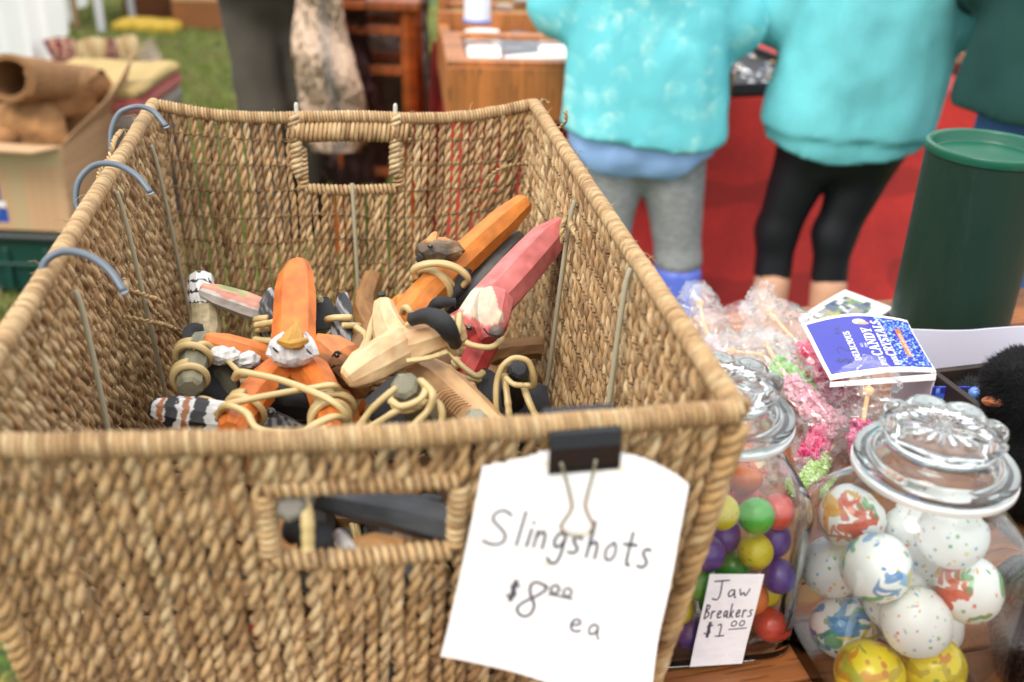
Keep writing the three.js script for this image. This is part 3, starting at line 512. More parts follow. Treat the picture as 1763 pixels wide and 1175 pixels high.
{ const t = sling('brown bear head slingshot on an orange body, right beside the eagle', 580, 620, 0.83);
  const fc = (u, a, p) => { const q = p.clone().sub(at(580, 620, 0.81)), n = fbm(p.x * 90, p.y * 90, p.z * 90, 3); return q.dot(camU) > 0.004 ? mixC(C('#e08a4a'), C('#c87a3c'), n) : mixC(C('#a4703f'), C('#6d4526'), smooth(0.35, 0.7, n)); };
  body(t, [limb(px4([[548, 588, 0.84, 18], [565, 598, 0.83, 30], [590, 620, 0.82, 38], [612, 646, 0.82, 34], [622, 670, 0.83, 24]]), { k: 9, col: fc, sub: 4, jit: 0.05, flat: 0.8 }), limb(px4([[590, 640, 0.835, 30], [580, 690, 0.825, 34], [590, 740, 0.82, 34]]), { col: flesh(C('#e08038'), C('#c56a2c')), k: 9 })]);
  eye(t, 580, 612, 0.799, 5); part(t, 'eye_line', limb(px4([[572, 614, 0.7985, 2], [580, 606, 0.798, 2.5], [588, 610, 0.7985, 1.5]]), { k: 5, col: C('#2a1c12') }), M.painted);
  part(t, 'whisker_cut', merged([0, 1, 2, 3].map((i) => limb(px4([[560 + i * 5, 640 - i * 3, 0.80, 1.4], [568 + i * 8, 628, 0.797, 1.2]]), { k: 4, col: C('#3a2414') }))), M.painted); }
{ const t = sling('pale natural wood slingshot with a stubby upright handle and black pouch', 680, 590, 0.78), col = flesh(C('#e8c594'), C('#c68a50'), 0.8, 60);
  body(t, [limb(px4([[660, 522, 0.805, 18], [662, 540, 0.80, 23], [670, 570, 0.785, 31], [684, 600, 0.775, 40]]), { k: 8, col, jit: 0.04, sub: 2, ends: [0.25, 0.4] }), limb(px4([[600, 650, 0.738, 22], [615, 640, 0.74, 30], [645, 622, 0.752, 36], [690, 598, 0.77, 38]]), { k: 10, col: flesh(C('#edcb9b'), C('#d98e50'), 0.85, 45), jit: 0.075, sub: 3, facet: 0.75 }), limb(px4([[685, 600, 0.775, 38], [725, 590, 0.768, 34], [762, 578, 0.768, 30], [790, 572, 0.772, 26]]), { k: 9, col, jit: 0.07, sub: 3, facet: 0.7 })]);
  part(t, 'dark_tip', limb(px4([[652, 508, 0.808, 5], [662, 506, 0.808, 5]]), { k: 6, col: C('#2a2723') }), M.carved);
  strap(t, [[702, 552, 0.748], [735, 545, 0.738], [762, 556, 0.735], [778, 580, 0.74], [788, 600, 0.755]], 36, 0.25);
  winding(t, 785, 574, 0.772, 30, 30, -6, 1.2, 6.5, 0.3); winding(t, 774, 580, 0.77, 31, 30, -8, 1.0, 6.5, -0.1);
  band(t, [[700, 560, 0.76], [720, 552, 0.755], [745, 549, 0.75]], 7); band(t, [[770, 606, 0.75], [740, 616, 0.745], [700, 622, 0.745]], 6);
  band(t, [[655, 518, 0.84], [640, 560, 0.83], [630, 600, 0.81], [622, 650, 0.79]], 7); }
{ const t = sling('long orange slingshot handle with a brown owl head leaning in the far corner', 790, 450, 0.96);
  const lc = flesh(C('#d9822f'), C('#b5651d'), 0.5, 60);
  body(t, [limb(px4([[900, 352, 1.0, 20], [880, 370, 0.995, 27], [820, 424, 0.97, 29], [765, 476, 0.945, 31], [720, 522, 0.92, 32], [690, 560, 0.905, 30]]), { k: 8, col: lc, jit: 0.025, sub: 2, ends: [0.9, 0.4], facet: 2 }), limb(px4([[705, 540, 0.915, 28], [690, 590, 0.90, 24]]), { col: lc }), limb(px4([[700, 530, 0.92, 28], [665, 545, 0.93, 22]]), { col: lc })]);
  const hc = (u, a, p) => { const n = fbm(p.x * 80, p.y * 80, p.z * 80, 3), q = p.clone().sub(at(755, 425, 0.94)); return q.dot(camU) > 0.005 ? mixC(C('#d29150'), C('#a86a34'), n) : mixC(C('#8a7050'), C('#4b4238'), smooth(0.3, 0.7, n)); };
  const h = body(t, [lump(at(757, 432, 0.935), 0.0215, 0.0115, 0.014, { col: hc, jit: 0.1 }), limb(px4([[742, 424, 0.93, 16], [746, 412, 0.935, 12], [750, 402, 0.94, 5]]), { k: 6, col: C('#d08d4c') })], 'head');
  eye(h, 741, 424, 0.918, 4.5); part(h, 'beak', limb(px4([[725, 442, 0.925, 8], [718, 450, 0.925, 3]]), { k: 6, col: C('#2f2c2a') }), M.carved);
  winding(t, 758, 480, 0.945, 35, -46, 46, 1.4, 7, 0.35, -0.02); winding(t, 745, 494, 0.938, 36, -46, 46, 1.2, 7.5, -0.25, -0.02);
  band(t, [[716, 478, 0.925], [712, 465, 0.918], [730, 456, 0.912], [760, 454, 0.912], [790, 464, 0.915], [806, 480, 0.92], [798, 492, 0.93]], 8); band(t, [[690, 545, 0.90], [700, 530, 0.885], [712, 545, 0.885]], 8);
  strap(t, [[805, 462, 0.935], [795, 490, 0.93], [775, 515, 0.93]], 26, 0.2); }
{ const t = sling('large pink red slingshot with a pig like snout, handle up in the right corner', 860, 500, 0.9);
  const pc = (u, a, p) => { const n = fbm(p.x * 120, p.y * 120, p.z * 120, 3), q = p.clone().sub(at(830, 535, 0.865)), x = q.dot(camR) * FOCAL / 0.87, y = q.dot(camU) * FOCAL / 0.87; const tri = Math.abs(x * 0.75 + y * 0.62 - 5 + (n - 0.5) * 14) < 24 - 0.42 * (x * 0.5 - y * 0.6) && x > -48 && x < 52 && y > -28 + 0.2 * x && y < 42; const base = mixC(C('#e2807a'), C('#c05c5c'), 0.55 * n + 0.25 * smooth(0.5, 0.9, n)); return tri ? mixC(C('#e9dcc4'), C('#c9a988'), smooth(-30, 40, x) * 0.8 * n + 0.15) : y < -30 ? mixC(C('#cf5a58'), C('#8d3434'), n * 0.7) : base; };
  body(t, [limb(px4([[968, 384, 0.965, 14], [952, 402, 0.96, 32], [905, 455, 0.935, 38], [860, 505, 0.905, 39], [820, 545, 0.88, 38], [800, 566, 0.87, 30]]), { k: 8, col: pc, sub: 6, jit: 0.025, ends: [0.5, 0.5], facet: 1.8 }), limb(px4([[850, 520, 0.875, 34], [845, 550, 0.855, 34], [842, 574, 0.845, 26], [842, 583, 0.842, 18]]), { k: 9, col: pc, sub: 7, jit: 0.03 }),
    limb(px4([[800, 560, 0.88, 28], [775, 570, 0.885, 26], [730, 560, 0.90, 24]]), { col: C('#cf6061') })]);
  body(t, [limb(px4([[835, 590, 0.87, 26], [822, 615, 0.86, 26], [808, 645, 0.855, 25], [800, 660, 0.85, 23]]), { k: 8, col: flesh(C('#c23a34'), C('#8d2220'), 0.6), jit: 0.03 })], 'fork_end');
  eye(t, 808, 565, 0.834, 5.5); part(t, 'nose', lump(at(855, 571, 0.826), 0.006, 0.0055, 0.005, { col: C('#6d5d54'), jit: 0.06 }), M.carved); part(t, 'mouth_line', limb(px4([[833, 566, 0.826, 1.6], [842, 576, 0.8215, 2], [853, 579, 0.8205, 1.6]]), { k: 5, col: C('#151314') }), M.painted);
  band(t, [[792, 585, 0.84], [815, 595, 0.833], [845, 598, 0.832], [862, 586, 0.836], [856, 572, 0.85]], 7); winding(t, 806, 640, 0.855, 29, -14, 30, 1.3, 7, 0.3);
  band(t, [[770, 600, 0.83], [790, 625, 0.826], [820, 648, 0.822], [832, 642, 0.83]], 7); band(t, [[776, 655, 0.85], [782, 668, 0.84], [806, 672, 0.835], [812, 660, 0.84]], 7);
  strap(t, [[738, 535, 0.865], [755, 522, 0.86], [785, 520, 0.865]], 22, 0.2); }
{ const t = sling('smooth grey slingshot handle between the orange and the pink ones', 850, 450, 1.0);
  body(t, [limb(px4([[892, 410, 1.015, 16], [875, 424, 1.005, 24], [845, 460, 0.985, 25], [815, 500, 0.965, 22], [800, 530, 0.95, 20]]), { k: 10, col: flesh(C('#5b5e60'), C('#8b8778'), 0.6, 40), jit: 0.02, facet: 2 }), limb(px4([[815, 500, 0.965, 20], [800, 550, 0.96, 18]]), { col: C('#55554d') }), limb(px4([[815, 500, 0.965, 20], [780, 540, 0.97, 18]]), { col: C('#55554d') })]); }
{ const t = sling('raw grey fork end pointing up in a long loop of rubber band', 715, 690, 0.74), col = flesh(RAW, C('#66634f'), 0.6);
  body(t, [limb(px4([[697, 664, 0.715, 27], [712, 690, 0.733, 28], [738, 735, 0.765, 29], [760, 775, 0.79, 30]]), { k: 7, col, jit: 0.04, ends: [0.45, 0.3] }), limb(px4([[745, 745, 0.77, 28], [700, 765, 0.79, 26], [660, 772, 0.80, 24]]), { col })]);
  winding(t, 708, 684, 0.728, 33, 16, 27, 1.3, 7.5, 0.35, 0.02);
  band(t, [[585, 762, 0.715], [610, 745, 0.70], [640, 705, 0.695], [672, 676, 0.695], [680, 670, 0.70]], 8); band(t, [[605, 755, 0.705], [650, 728, 0.69], [690, 705, 0.688], [724, 700, 0.70]], 8);
  band(t, [[672, 690, 0.69], [690, 700, 0.685], [720, 690, 0.69], [733, 672, 0.70], [724, 655, 0.715]], 8); band(t, [[725, 655, 0.705], [745, 680, 0.695], [738, 705, 0.695], [710, 735, 0.69], [688, 765, 0.69]], 8); band(t, [[735, 680, 0.70], [758, 700, 0.70], [760, 725, 0.70], [735, 755, 0.70]], 8);
  strap(t, [[640, 700, 0.79], [670, 720, 0.78], [690, 750, 0.775]], 60, 0.1); }
{ const t = sling('black slingshot fork end ringed by pale band at the right wall', 890, 660, 0.8), col = flesh(C('#17181a'), C('#303236'), 0.5);
  body(t, [limb(px4([[893, 636, 0.785, 19], [890, 655, 0.80, 21], [880, 700, 0.83, 24], [870, 740, 0.85, 26]]), { k: 7, col, ends: [0.5, 0.3] }), limb(px4([[872, 735, 0.85, 26], [830, 745, 0.85, 26], [790, 760, 0.85, 24]]), { col }), limb(px4([[872, 735, 0.85, 26], [910, 760, 0.84, 25]]), { col })]);
  band(t, [[858, 728, 0.775], [854, 690, 0.77], [856, 655, 0.77], [866, 630, 0.768], [885, 617, 0.768], [908, 622, 0.77], [918, 645, 0.775], [917, 665, 0.785], [900, 664, 0.79]], 7); band(t, [[868, 645, 0.778], [874, 690, 0.77], [878, 735, 0.77]], 7); band(t, [[902, 668, 0.776], [912, 695, 0.77], [926, 725, 0.77]], 7); band(t, [[870, 650, 0.768], [885, 662, 0.764], [912, 664, 0.768]], 6);
  strap(t, [[845, 650, 0.83], [860, 690, 0.82], [890, 735, 0.82]], 80, 0.1); strap(t, [[925, 660, 0.83], [915, 700, 0.82], [900, 740, 0.82]], 60, 0.1); strap(t, [[820, 640, 0.85], [840, 660, 0.845], [852, 700, 0.84]], 40, 0.1); }
{ const t = sling('light wood slingshot with carved feather cuts and a raw grey tip', 790, 700, 0.78), col = flesh(C('#dcb17e'), C('#c08a56'), 0.5, 50);
  body(t, [limb(px4([[712, 632, 0.80, 30], [745, 650, 0.795, 36], [790, 690, 0.78, 38], [835, 735, 0.76, 36], [870, 765, 0.745, 34]]), { k: 8, col, jit: 0.03, sub: 2 })]);
  body(t, [limb(px4([[818, 722, 0.718, 22], [826, 736, 0.728, 23], [845, 770, 0.75, 24]]), { k: 7, col: flesh(C('#8d8d78'), C('#b5b096'), 0.5), ends: [0.5, 0.3] })], 'fork_end');
  const cuts = []; for (let i = 0; i < 9; i++) { const f = i / 9, x = lerp(758, 800, f), y = lerp(672, 706, f), d = lerp(0.762, 0.746, f); cuts.push(limb(px4([[x - 14, y + 16, d + 0.003, 1.1], [x, y, d, 1.5], [x + 16, y - 4, d + 0.002, 1]]), { k: 4, col: C('#8d5f36') })); }
  part(t, 'feather_cut', merged(cuts), M.painted); part(t, 'chip', limb(px4([[808, 668, 0.80, 14], [824, 688, 0.80, 4]]), { k: 6, col: C('#c08a5c') }), M.carved); }
{ const t = sling('black carved slingshot seen through the front handle opening', 650, 880, 0.56), col = flesh(C('#2b2c2f'), C('#4a4c50'), 0.7, 60);
  body(t, [limb(px4([[515, 850, 0.572, 13], [560, 858, 0.57, 24], [640, 874, 0.568, 30], [710, 888, 0.566, 34], [790, 908, 0.566, 36]]), { k: 7, col, jit: 0.06, sub: 2 }), limb(px4([[690, 870, 0.57, 20], [735, 865, 0.58, 14], [755, 862, 0.585, 10]]), { col, jit: 0.1 })]); }
{ const t = sling('raw grey fork end with a tan band at the left of the front opening', 495, 880, 0.535);
  body(t, [limb(px4([[500, 872, 0.526, 27], [510, 862, 0.545, 27], [528, 840, 0.58, 28]]), { k: 7, col: flesh(C('#8a857a'), C('#6b665a'), 0.5), ends: [0.5, 0.3] })]);
  band(t, [[520, 862, 0.535], [528, 890, 0.528], [530, 950, 0.53]], 14); strap(t, [[488, 925, 0.565], [510, 915, 0.56], [560, 930, 0.565]], 60, 0.2); strap(t, [[545, 900, 0.56], [556, 925, 0.555], [552, 965, 0.555]], 36, 0.2); }
{ const t = sling('white and pink tipped slingshot low behind the front opening', 590, 935, 0.57);
  body(t, [limb(px4([[582, 920, 0.575, 10], [590, 930, 0.57, 14], [600, 955, 0.565, 22]]), { k: 7, col: flesh(C('#d6d2cc'), C('#c99a94'), 0.8) }), limb(px4([[592, 945, 0.57, 14], [650, 940, 0.575, 24], [690, 955, 0.57, 26]]), { k: 8, col: flesh(C('#d8a868'), C('#d9772c'), 0.7) }), limb(px4([[690, 955, 0.57, 20], [700, 925, 0.60, 24], [740, 930, 0.62, 26]]), { k: 8, col: flesh(C('#b0875a'), C('#8a6238'), 0.7) })]); }
{ const t = sling('red slingshot pressed against the inside of the front wall', 468, 1000, 0.56);
  body(t, [limb(px4([[458, 960, 0.57, 16], [468, 1000, 0.575, 20], [478, 1050, 0.585, 20]]), { k: 8, col: flesh(C('#c9452f'), C('#9a3020'), 0.6) }), limb(px4([[478, 1050, 0.585, 20], [440, 1090, 0.59, 18]]), { col: C('#bb4430') }), limb(px4([[478, 1050, 0.585, 20], [510, 1095, 0.59, 18]]), { col: C('#bb4430') })]); }
{ // more slingshots underneath, mostly hidden
  const mk = (name, lab, group, col) => { const t = thing(name, lab, 'slingshot', V(0, 0, 0), group); const S = (a) => a.map(([x, y, z, r]) => ({ p: V(x, y, z), r })); part(t, 'body', merged([limb(S([[-0.09, 0, 0, 0.011], [-0.05, 0.002, 0, 0.014], [0, 0, 0, 0.015]]), { col, k: 8 }), limb(S([[0, 0, 0, 0.015], [0.03, 0, 0.025, 0.012], [0.075, 0, 0.035, 0.011]]), { col, k: 8 }), limb(S([[0, 0, 0, 0.015], [0.03, 0, -0.025, 0.012], [0.075, 0, -0.035, 0.011]]), { col, k: 8 })]), M.carved);
    const P = []; for (let i = 0; i <= 60; i++) { const a = i / 60 * Math.PI * 4; P.push(V(0.06 + 0.004 * i / 60, 0.014 * Math.cos(a), 0.031 + 0.014 * Math.sin(a))); } part(t, 'rubber_band', sweep(P, 0.003, 8), M.latex); return t; };
  const kinds = [['plain brown wood slingshot half buried at the bottom of the basket', 'plain wood slingshots at the bottom of the basket', flesh(C('#a87a48'), C('#7a5430'), 0.6)], ['dark grey slingshot half buried at the bottom of the basket', 'dark grey slingshots at the bottom of the basket', flesh(C('#3a3a38'), C('#55524a'), 0.6)]];
  kinds.forEach(([lab, grp, col], q) => {
    const first = mk('slingshot', lab, grp, col);
    for (let i = 0; i < (q ? 10 : 18); i++) {
      const o = i ? first.clone() : first; if (i) { o.name = numbered('slingshot'); scene.add(o); }
      const a = rnd(), b = i < 4 ? rr(0.05, 0.3) : rnd(), c = K.fl.clone().lerp(K.fr, 0.18 + 0.64 * a).lerp(K.bl.clone().lerp(K.br, 0.18 + 0.64 * a), 0.15 + 0.7 * b);
      o.position.set(c.x, 0.82 + (i % 4) * 0.019, c.z); o.rotation.set(rr(-0.25, 0.25), rr(0, 6.28), rr(-0.2, 0.2));
    }
  });
}

// ------------------------------------------------------------------ handwriting
// strokes of a felt pen, each letter in a unit box (x right, y down, baseline at 1, x-height from 0.45)
const PEN = {
  S: [[.75, .12, .5, 0, .2, .1, .15, .3, .45, .48, .75, .65, .72, .9, .4, 1, .05, .95]], l: [[.3, 0, .28, .5, .25, 1]], i: [[.3, .5, .28, 1], [.33, .28, .34, .3]], n: [[.15, .5, .14, 1], [.15, .7, .35, .48, .6, .55, .62, 1]],
  g: [[.7, .52, .4, .42, .15, .7, .35, .95, .68, .75, .72, .5, .72, 1.1, .6, 1.42, .3, 1.4, .08, 1.25]], s: [[.6, .5, .35, .45, .2, .6, .4, .72, .62, .85, .4, 1, .1, .95]], h: [[.15, 0, .14, 1], [.15, .7, .38, .5, .6, .6, .62, 1]], o: [[.45, .48, .15, .58, .15, .9, .42, 1, .7, .85, .65, .55, .42, .47]],
  t: [[.4, .1, .38, .8, .5, 1, .62, .97], [.08, .45, .75, .42]], $: [[.75, .2, .5, .1, .25, .25, .4, .45, .65, .58, .68, .8, .4, .9, .15, .8], [.42, -.05, .4, 1.08], [.56, -.05, .54, 1.08]], 8: [[.78, .12, .5, 0, .25, .15, .4, .42, .65, .62, .6, .92, .35, 1.02, .1, .85, .25, .6, .6, .4, .85, .15, .72, .08]],
  0: [[.45, .1, .15, .3, .18, .75, .45, .92, .75, .7, .72, .25, .42, .1]], e: [[.15, .75, .65, .7, .6, .5, .35, .45, .12, .65, .2, .95, .5, 1, .72, .9]], a: [[.65, .55, .38, .46, .12, .7, .25, .97, .55, .85, .66, .55, .66, .9, .8, 1]], J: [[.1, .05, .95, 0], [.55, .03, .56, .7, .4, 1, .1, .9]], w: [[.05, .5, .2, 1, .42, .6, .62, 1, .9, .48]],
  B: [[.2, 0, .17, 1], [.18, .04, .6, 0, .7, .2, .2, .48, .75, .55, .75, .85, .18, 1]], r: [[.2, .5, .18, 1], [.19, .7, .4, .48, .65, .52]], k: [[.18, 0, .16, 1], [.6, .5, .18, .75, .65, 1]], 1: [[.15, .2, .5, 0, .48, 1], [.15, 1, .85, .98]], 2: [[.15, .25, .4, 0, .75, .15, .65, .45, .15, 1, .85, .95]], _: [[0, 1, 1, .97]],
};
function write(g, text, x, y, w, h, adv, turn = 0, jig = 0.02) {
  g.save(); g.translate(x, y); g.rotate(turn); let cx = 0;
  for (const ch of text) {
    for (const s of PEN[ch] || []) {
      const q = []; for (let i = 0; i < s.length; i += 2) q.push([cx + (s[i] + rr(-jig, jig)) * w, (s[i + 1] + rr(-jig, jig)) * h]);
      g.beginPath(); g.moveTo(q[0][0], q[0][1]); for (let i = 1; i < q.length - 1; i++) g.quadraticCurveTo(q[i][0], q[i][1], (q[i][0] + q[i + 1][0]) / 2, (q[i][1] + q[i + 1][1]) / 2); g.lineTo(q[q.length - 1][0], q[q.length - 1][1]); g.globalAlpha = rr(0.78, 1); g.stroke(); g.globalAlpha = 1;
    }
    cx += 'li1'.includes(ch) ? adv * 0.55 : adv;
  }
  g.restore();
}
// a sheet of paper: corners tl, tr, br, bl; lift(u, v) metres along n; jag(u, v) moves the outline
function sheet(tl, tr, br, bl, n, lift, nx = 36, ny = 40, edge = () => 0, th = 0.0003) {
  const g = new THREE.BoxGeometry(1, 1, 1, nx, ny, 1), p = g.attributes.position, uv = g.attributes.uv;
  for (let i = 0; i < p.count; i++) {
    const u = p.getX(i) + 0.5, v0 = 0.5 - p.getY(i), v = v0 + edge(u) * (1 - v0), q = tl.clone().lerp(tr, u).lerp(bl.clone().lerp(br, u), v).addScaledVector(n, lift(u, v0) + p.getZ(i) * th);
    p.setXYZ(i, q.x, q.y, q.z); uv.setXY(i, u, 1 - v);
  }
  g.computeVertexNormals(); return g;
}
// ------------------------------------------------------------------ price sign and its clip on the front rim
{
  const n = side.front.n, pt = (x, y, off) => hit('front', x, y, off).p;
  const tl = pt(838, 772, 0.0075), tr = pt(1199, 780, 0.012), bl = pt(756, 1112, 0.012), br = pt(1098, 1196, 0.03);
  const t = thing('price_sign', 'white torn paper price sign for the slingshots clipped to the basket front', 'sign', pt(980, 790, 0.01));
  const tex = canvasTex(900, 1024, (g, w, h) => {
    g.fillStyle = '#f6f6f8'; g.fillRect(0, 0, w, h);
    for (let i = 0; i < 60; i++) { g.fillStyle = `rgba(${150 + (rnd() * 60 | 0)},${140 + (rnd() * 60 | 0)},150,0.03)`; g.beginPath(); g.ellipse(rr(0, w), rr(0, h), rr(10, 120), rr(6, 60), rr(0, 3), 0, 7); g.fill(); }
    for (let i = 0; i < 26; i++) { g.fillStyle = 'rgba(196,140,60,0.10)'; g.beginPath(); g.ellipse(rr(270, 620), rr(20, 74), rr(10, 60), rr(4, 18), 0, 0, 7); g.fill(); }
    for (let i = 0; i < 10; i++) { g.fillStyle = 'rgba(150,120,80,0.05)'; g.beginPath(); g.ellipse(rr(330, 400), rr(470, 490), rr(10, 30), rr(4, 12), 0, 0, 7); g.fill(); }
    g.lineCap = g.lineJoin = 'round'; g.strokeStyle = '#454756'; g.lineWidth = 14;
    write(g, 'S', 68, 250, 130, 160, 100, 0.08); write(g, 'lingshots', 196, 256, 80, 146, 77, 0.06);
    g.lineWidth = 13; write(g, '$', 212, 575, 66, 88, 60, 0.05); g.lineWidth = 14; write(g, '8', 272, 552, 140, 185, 60, 0.1); g.lineWidth = 12; write(g, '00', 392, 562, 58, 52, 56, 0.05); write(g, '_', 396, 580, 104, 36, 1, 0.03);
    g.lineWidth = 12; write(g, 'ea', 512, 655, 78, 104, 78, 0.05);
  });
  const edge = (u) => (u < 0.05 ? 0.075 : u < 0.1 ? 0.06 : u < 0.2 ? lerp(0.05, 0.03, (u - 0.1) * 10) : u < 0.25 ? 0.02 : u > 0.62 ? 0.002 + 0.11 * Math.pow((u - 0.62) / 0.38, 1.6) : 0.004) + 0.004 * noise3(u * 60, 1, 1);
  const lift = (u, v) => 0.006 * Math.pow(2 * u - 1, 2) * v + 0.004 * Math.sin(v * 3) + 0.012 * smooth(0.6, 1, v) * u + 0.0012 * noise3(u * 5, v * 5, 4);
  part(t, 'paper', sheet(tl, tr, br, bl, n, lift, 60, 40, edge), std('#ffffff', 0.75, { map: tex }));
  // black binder clip
  const c = thing('binder_clip', 'black binder clip holding the price sign to the front rim', 'clip', pt(998, 765, 0.012));
  const a = pt(941, 738, 0.0), b = pt(1059, 729, 0.0), X = b.clone().sub(a).normalize(), Z = n.clone(), Y = Z.clone().cross(X).normalize(), Wd = a.distanceTo(b), mid = a.clone().add(b).multiplyScalar(0.5);
  const sh = new THREE.Shape(); // cross-section in (out of wall, up): a folded spring-steel prism open at the bottom
  sh.moveTo(-0.0105, 0.003); sh.lineTo(0.0105, 0.003); sh.lineTo(0.0135, -0.0035); sh.lineTo(0.0122, -0.0215); sh.lineTo(0.0138, -0.0185); sh.lineTo(0.0125, -0.0195); sh.lineTo(0.0108, -0.017); sh.lineTo(0.012, -0.004); sh.lineTo(0.0098, 0.0012); sh.lineTo(-0.0098, 0.0012); sh.lineTo(-0.012, -0.004); sh.lineTo(-0.0092, -0.017); sh.lineTo(-0.0105, -0.0195); sh.lineTo(-0.012, -0.0185); sh.lineTo(-0.0105, -0.0215); sh.lineTo(-0.0135, -0.0035); sh.closePath();
  const g = new THREE.ExtrudeGeometry(sh, { depth: Wd, bevelEnabled: true, bevelSize: 0.0004, bevelThickness: 0.0004, bevelSegments: 1 }); // shape x -> Z, y -> Y, depth -> X
  g.applyMatrix4(frameM(mid.clone().addScaledVector(X, Wd / 2).addScaledVector(Y, 0.001), Z, Y, X.clone().negate()));
  part(c, 'spring_body', g.deleteAttribute('uv') && g, std('#1b1d21', 0.33, { metalness: 0.2 }));
  const h = (x, y, o) => pt(x, y, o), wire = (P) => part(c, 'wire_handle', tube(P, 0.00085, 70, 8), std('#b9b4a4', 0.28, { metalness: 0.9 }));
  wire([h(966, 797, 0.0165), h(974, 825, 0.019), h(982, 858, 0.0215), h(984, 876, 0.0215), h(972, 896, 0.0215), h(966, 908, 0.0215), h(974, 918, 0.0215), h(995, 922, 0.0215), h(1015, 917, 0.0215), h(1021, 905, 0.0215), h(1014, 890, 0.0215), h(1008, 872, 0.0215), h(1012, 850, 0.0215), h(1020, 820, 0.019), h(1026, 792, 0.0165)]);
  const bk = (x, y) => h(x, y, -0.013); wire([bk(966, 797), bk(974, 825), bk(984, 876), bk(966, 908), bk(995, 922), bk(1021, 905), bk(1008, 872), bk(1020, 820), bk(1026, 792)]);
}
// ------------------------------------------------------------------ candy jars
function jar(lab, cx, cz, turn, key) {
  const t = thing('candy_jar', lab, 'jar', V(cx, 0.8, cz)), cs = Math.cos(turn), sn = Math.sin(turn), W = 0.0595;
  const prof = (y) => { // [half width, squareness 1..0]
    if (y < 0.006) return [W * (0.93 + 0.07 * Math.sin(y / 0.006 * 1.57)), 1];
    if (y < 0.118) return [W, 1];
    const k = smooth(0.118, 0.158, y); return [lerp(W, 0.043, k), 1 - smooth(0.122, 0.156, y)];
  };
  const na = 96, ys = [0, 0.0015, 0.003, 0.006, 0.03, 0.06, 0.09, 0.112, 0.118, 0.124, 0.13, 0.136, 0.142, 0.148, 0.153, 0.158, 0.164, 0.169];
  const ring = (y, o) => { const [w, q] = prof(y), r = []; for (let i = 0; i <= na; i++) { const a = i / na * 2 * Math.PI, c = Math.cos(a), s = Math.sin(a), n = lerp(2, 7, q), R = (w + o) / Math.pow(Math.pow(Math.abs(c), n) + Math.pow(Math.abs(s), n), 1 / n); const x = c * R, z = s * R; r.push(V(cx + x * cs + z * sn, 0.8 + y, cz - x * sn + z * cs)); } return r; };
  const skin = (rings) => { const pos = [], idx = []; rings.forEach((r) => r.forEach((p) => pos.push(p.x, p.y, p.z))); for (let j = 0; j < rings.length - 1; j++) for (let i = 0; i < na; i++) { const a = j * (na + 1) + i, b = a + na + 1; idx.push(a, b, a + 1, a + 1, b, b + 1); } const g = new THREE.BufferGeometry(); g.setAttribute('position', new THREE.Float32BufferAttribute(pos, 3)); g.setIndex(idx); g.computeVertexNormals(); return g; };
  const centre = (y) => Array.from({ length: na + 1 }, () => V(cx, 0.8 + y, cz));
  part(t, 'glass_wall', skin([centre(0.0006), ring(0.0006, -0.006), ...ys.slice(1).map((y) => ring(y, 0)), ring(0.170, -0.0013), ...ys.slice(4).reverse().map((y) => ring(y, -0.0026)), ring(0.0085, -0.0036), ring(0.0065, -0.007), centre(0.0065)]), M.solidGlass);
  part(t, 'neck_ring', (() => { const g = new THREE.TorusGeometry(0.0432, 0.0022, 10, 72); g.rotateX(Math.PI / 2); g.translate(cx, 0.9665, cz); return g; })(), M.solidGlass);
  // lid: a wide flange with a bright edge, a low dome, and a big scalloped knob with a cut star on top
  const Y0 = 0.97, polar = (rows, nA, f) => { const pos = [], idx = []; for (let j = 0; j < rows; j++) for (let i = 0; i <= nA; i++) { const p = f(j, i / nA * 2 * Math.PI); pos.push(p[0], p[1], p[2]); if (j && i) { const a = (j - 1) * (nA + 1) + i - 1, b = a + nA + 1; idx.push(a, b, a + 1, a + 1, b, b + 1); } } let g = new THREE.BufferGeometry(); g.setAttribute('position', new THREE.Float32BufferAttribute(pos, 3)); g.setIndex(idx); g = mergeVertices(g, 1e-6); g.computeVertexNormals(); return g; };
  const P = [[0.0001, 0.0235], [0.018, 0.0238], [0.0275, 0.0225], [0.0300, 0.0185], [0.0300, 0.0145], [0.033, 0.0105], [0.0365, 0.008], [0.038, 0.004], [0.0385, -0.0015], [0.041, -0.002], [0.0485, -0.0005], [0.0505, 0.003], [0.0500, 0.0062], [0.0478, 0.0078], [0.043, 0.0085], [0.041, 0.0105], [0.039, 0.0128], [0.036, 0.014], [0.0335, 0.0152], [0.033, 0.018], [0.0345, 0.021], [0.0365, 0.024], [0.0382, 0.0268], [0.0384, 0.0288], [0.036, 0.0302], [0.031, 0.0302], [0.026, 0.0296], [0.022, 0.0292], [0.016, 0.0289], [0.01, 0.0288], [0.005, 0.0289], [0.0001, 0.0291]];
  const lid = polar(P.length, 192, (j, a) => { let [r, y] = P[j]; const k = smooth(0.016, 0.027, y) * smooth(0.024, 0.035, r); r *= 1 + 0.05 * k * (Math.pow(Math.abs(Math.cos(a * 4)), 0.6) - 0.7) * 2; y += 0.003 * k * (Math.abs(Math.cos(a * 4)) - 0.5); if (j > 25) { const m = smooth(0.002, 0.012, r) * smooth(0.030, 0.02, r); y += 0.0018 * m * Math.max(0, Math.cos(a * 16)); } return [cx + r * Math.cos(a), Y0 + y, cz + r * Math.sin(a)]; });
  part(t, 'lid', lid, M.solidGlass);
  part(t, 'seal_ring', (() => { const g = new THREE.LatheGeometry([[0.0440, -0.0028], [0.0498, -0.0028], [0.0506, -0.0022], [0.0506, 0.0012], [0.0500, 0.0016], [0.0440, 0.0016], [0.0440, -0.0028]].map(([r, y]) => new THREE.Vector2(r + 0.0006, y)), 96); g.translate(cx, Y0 - 0.0015, cz); return g; })(), phys('#dfe3e5', 0.18, { metalness: 0.35 }));
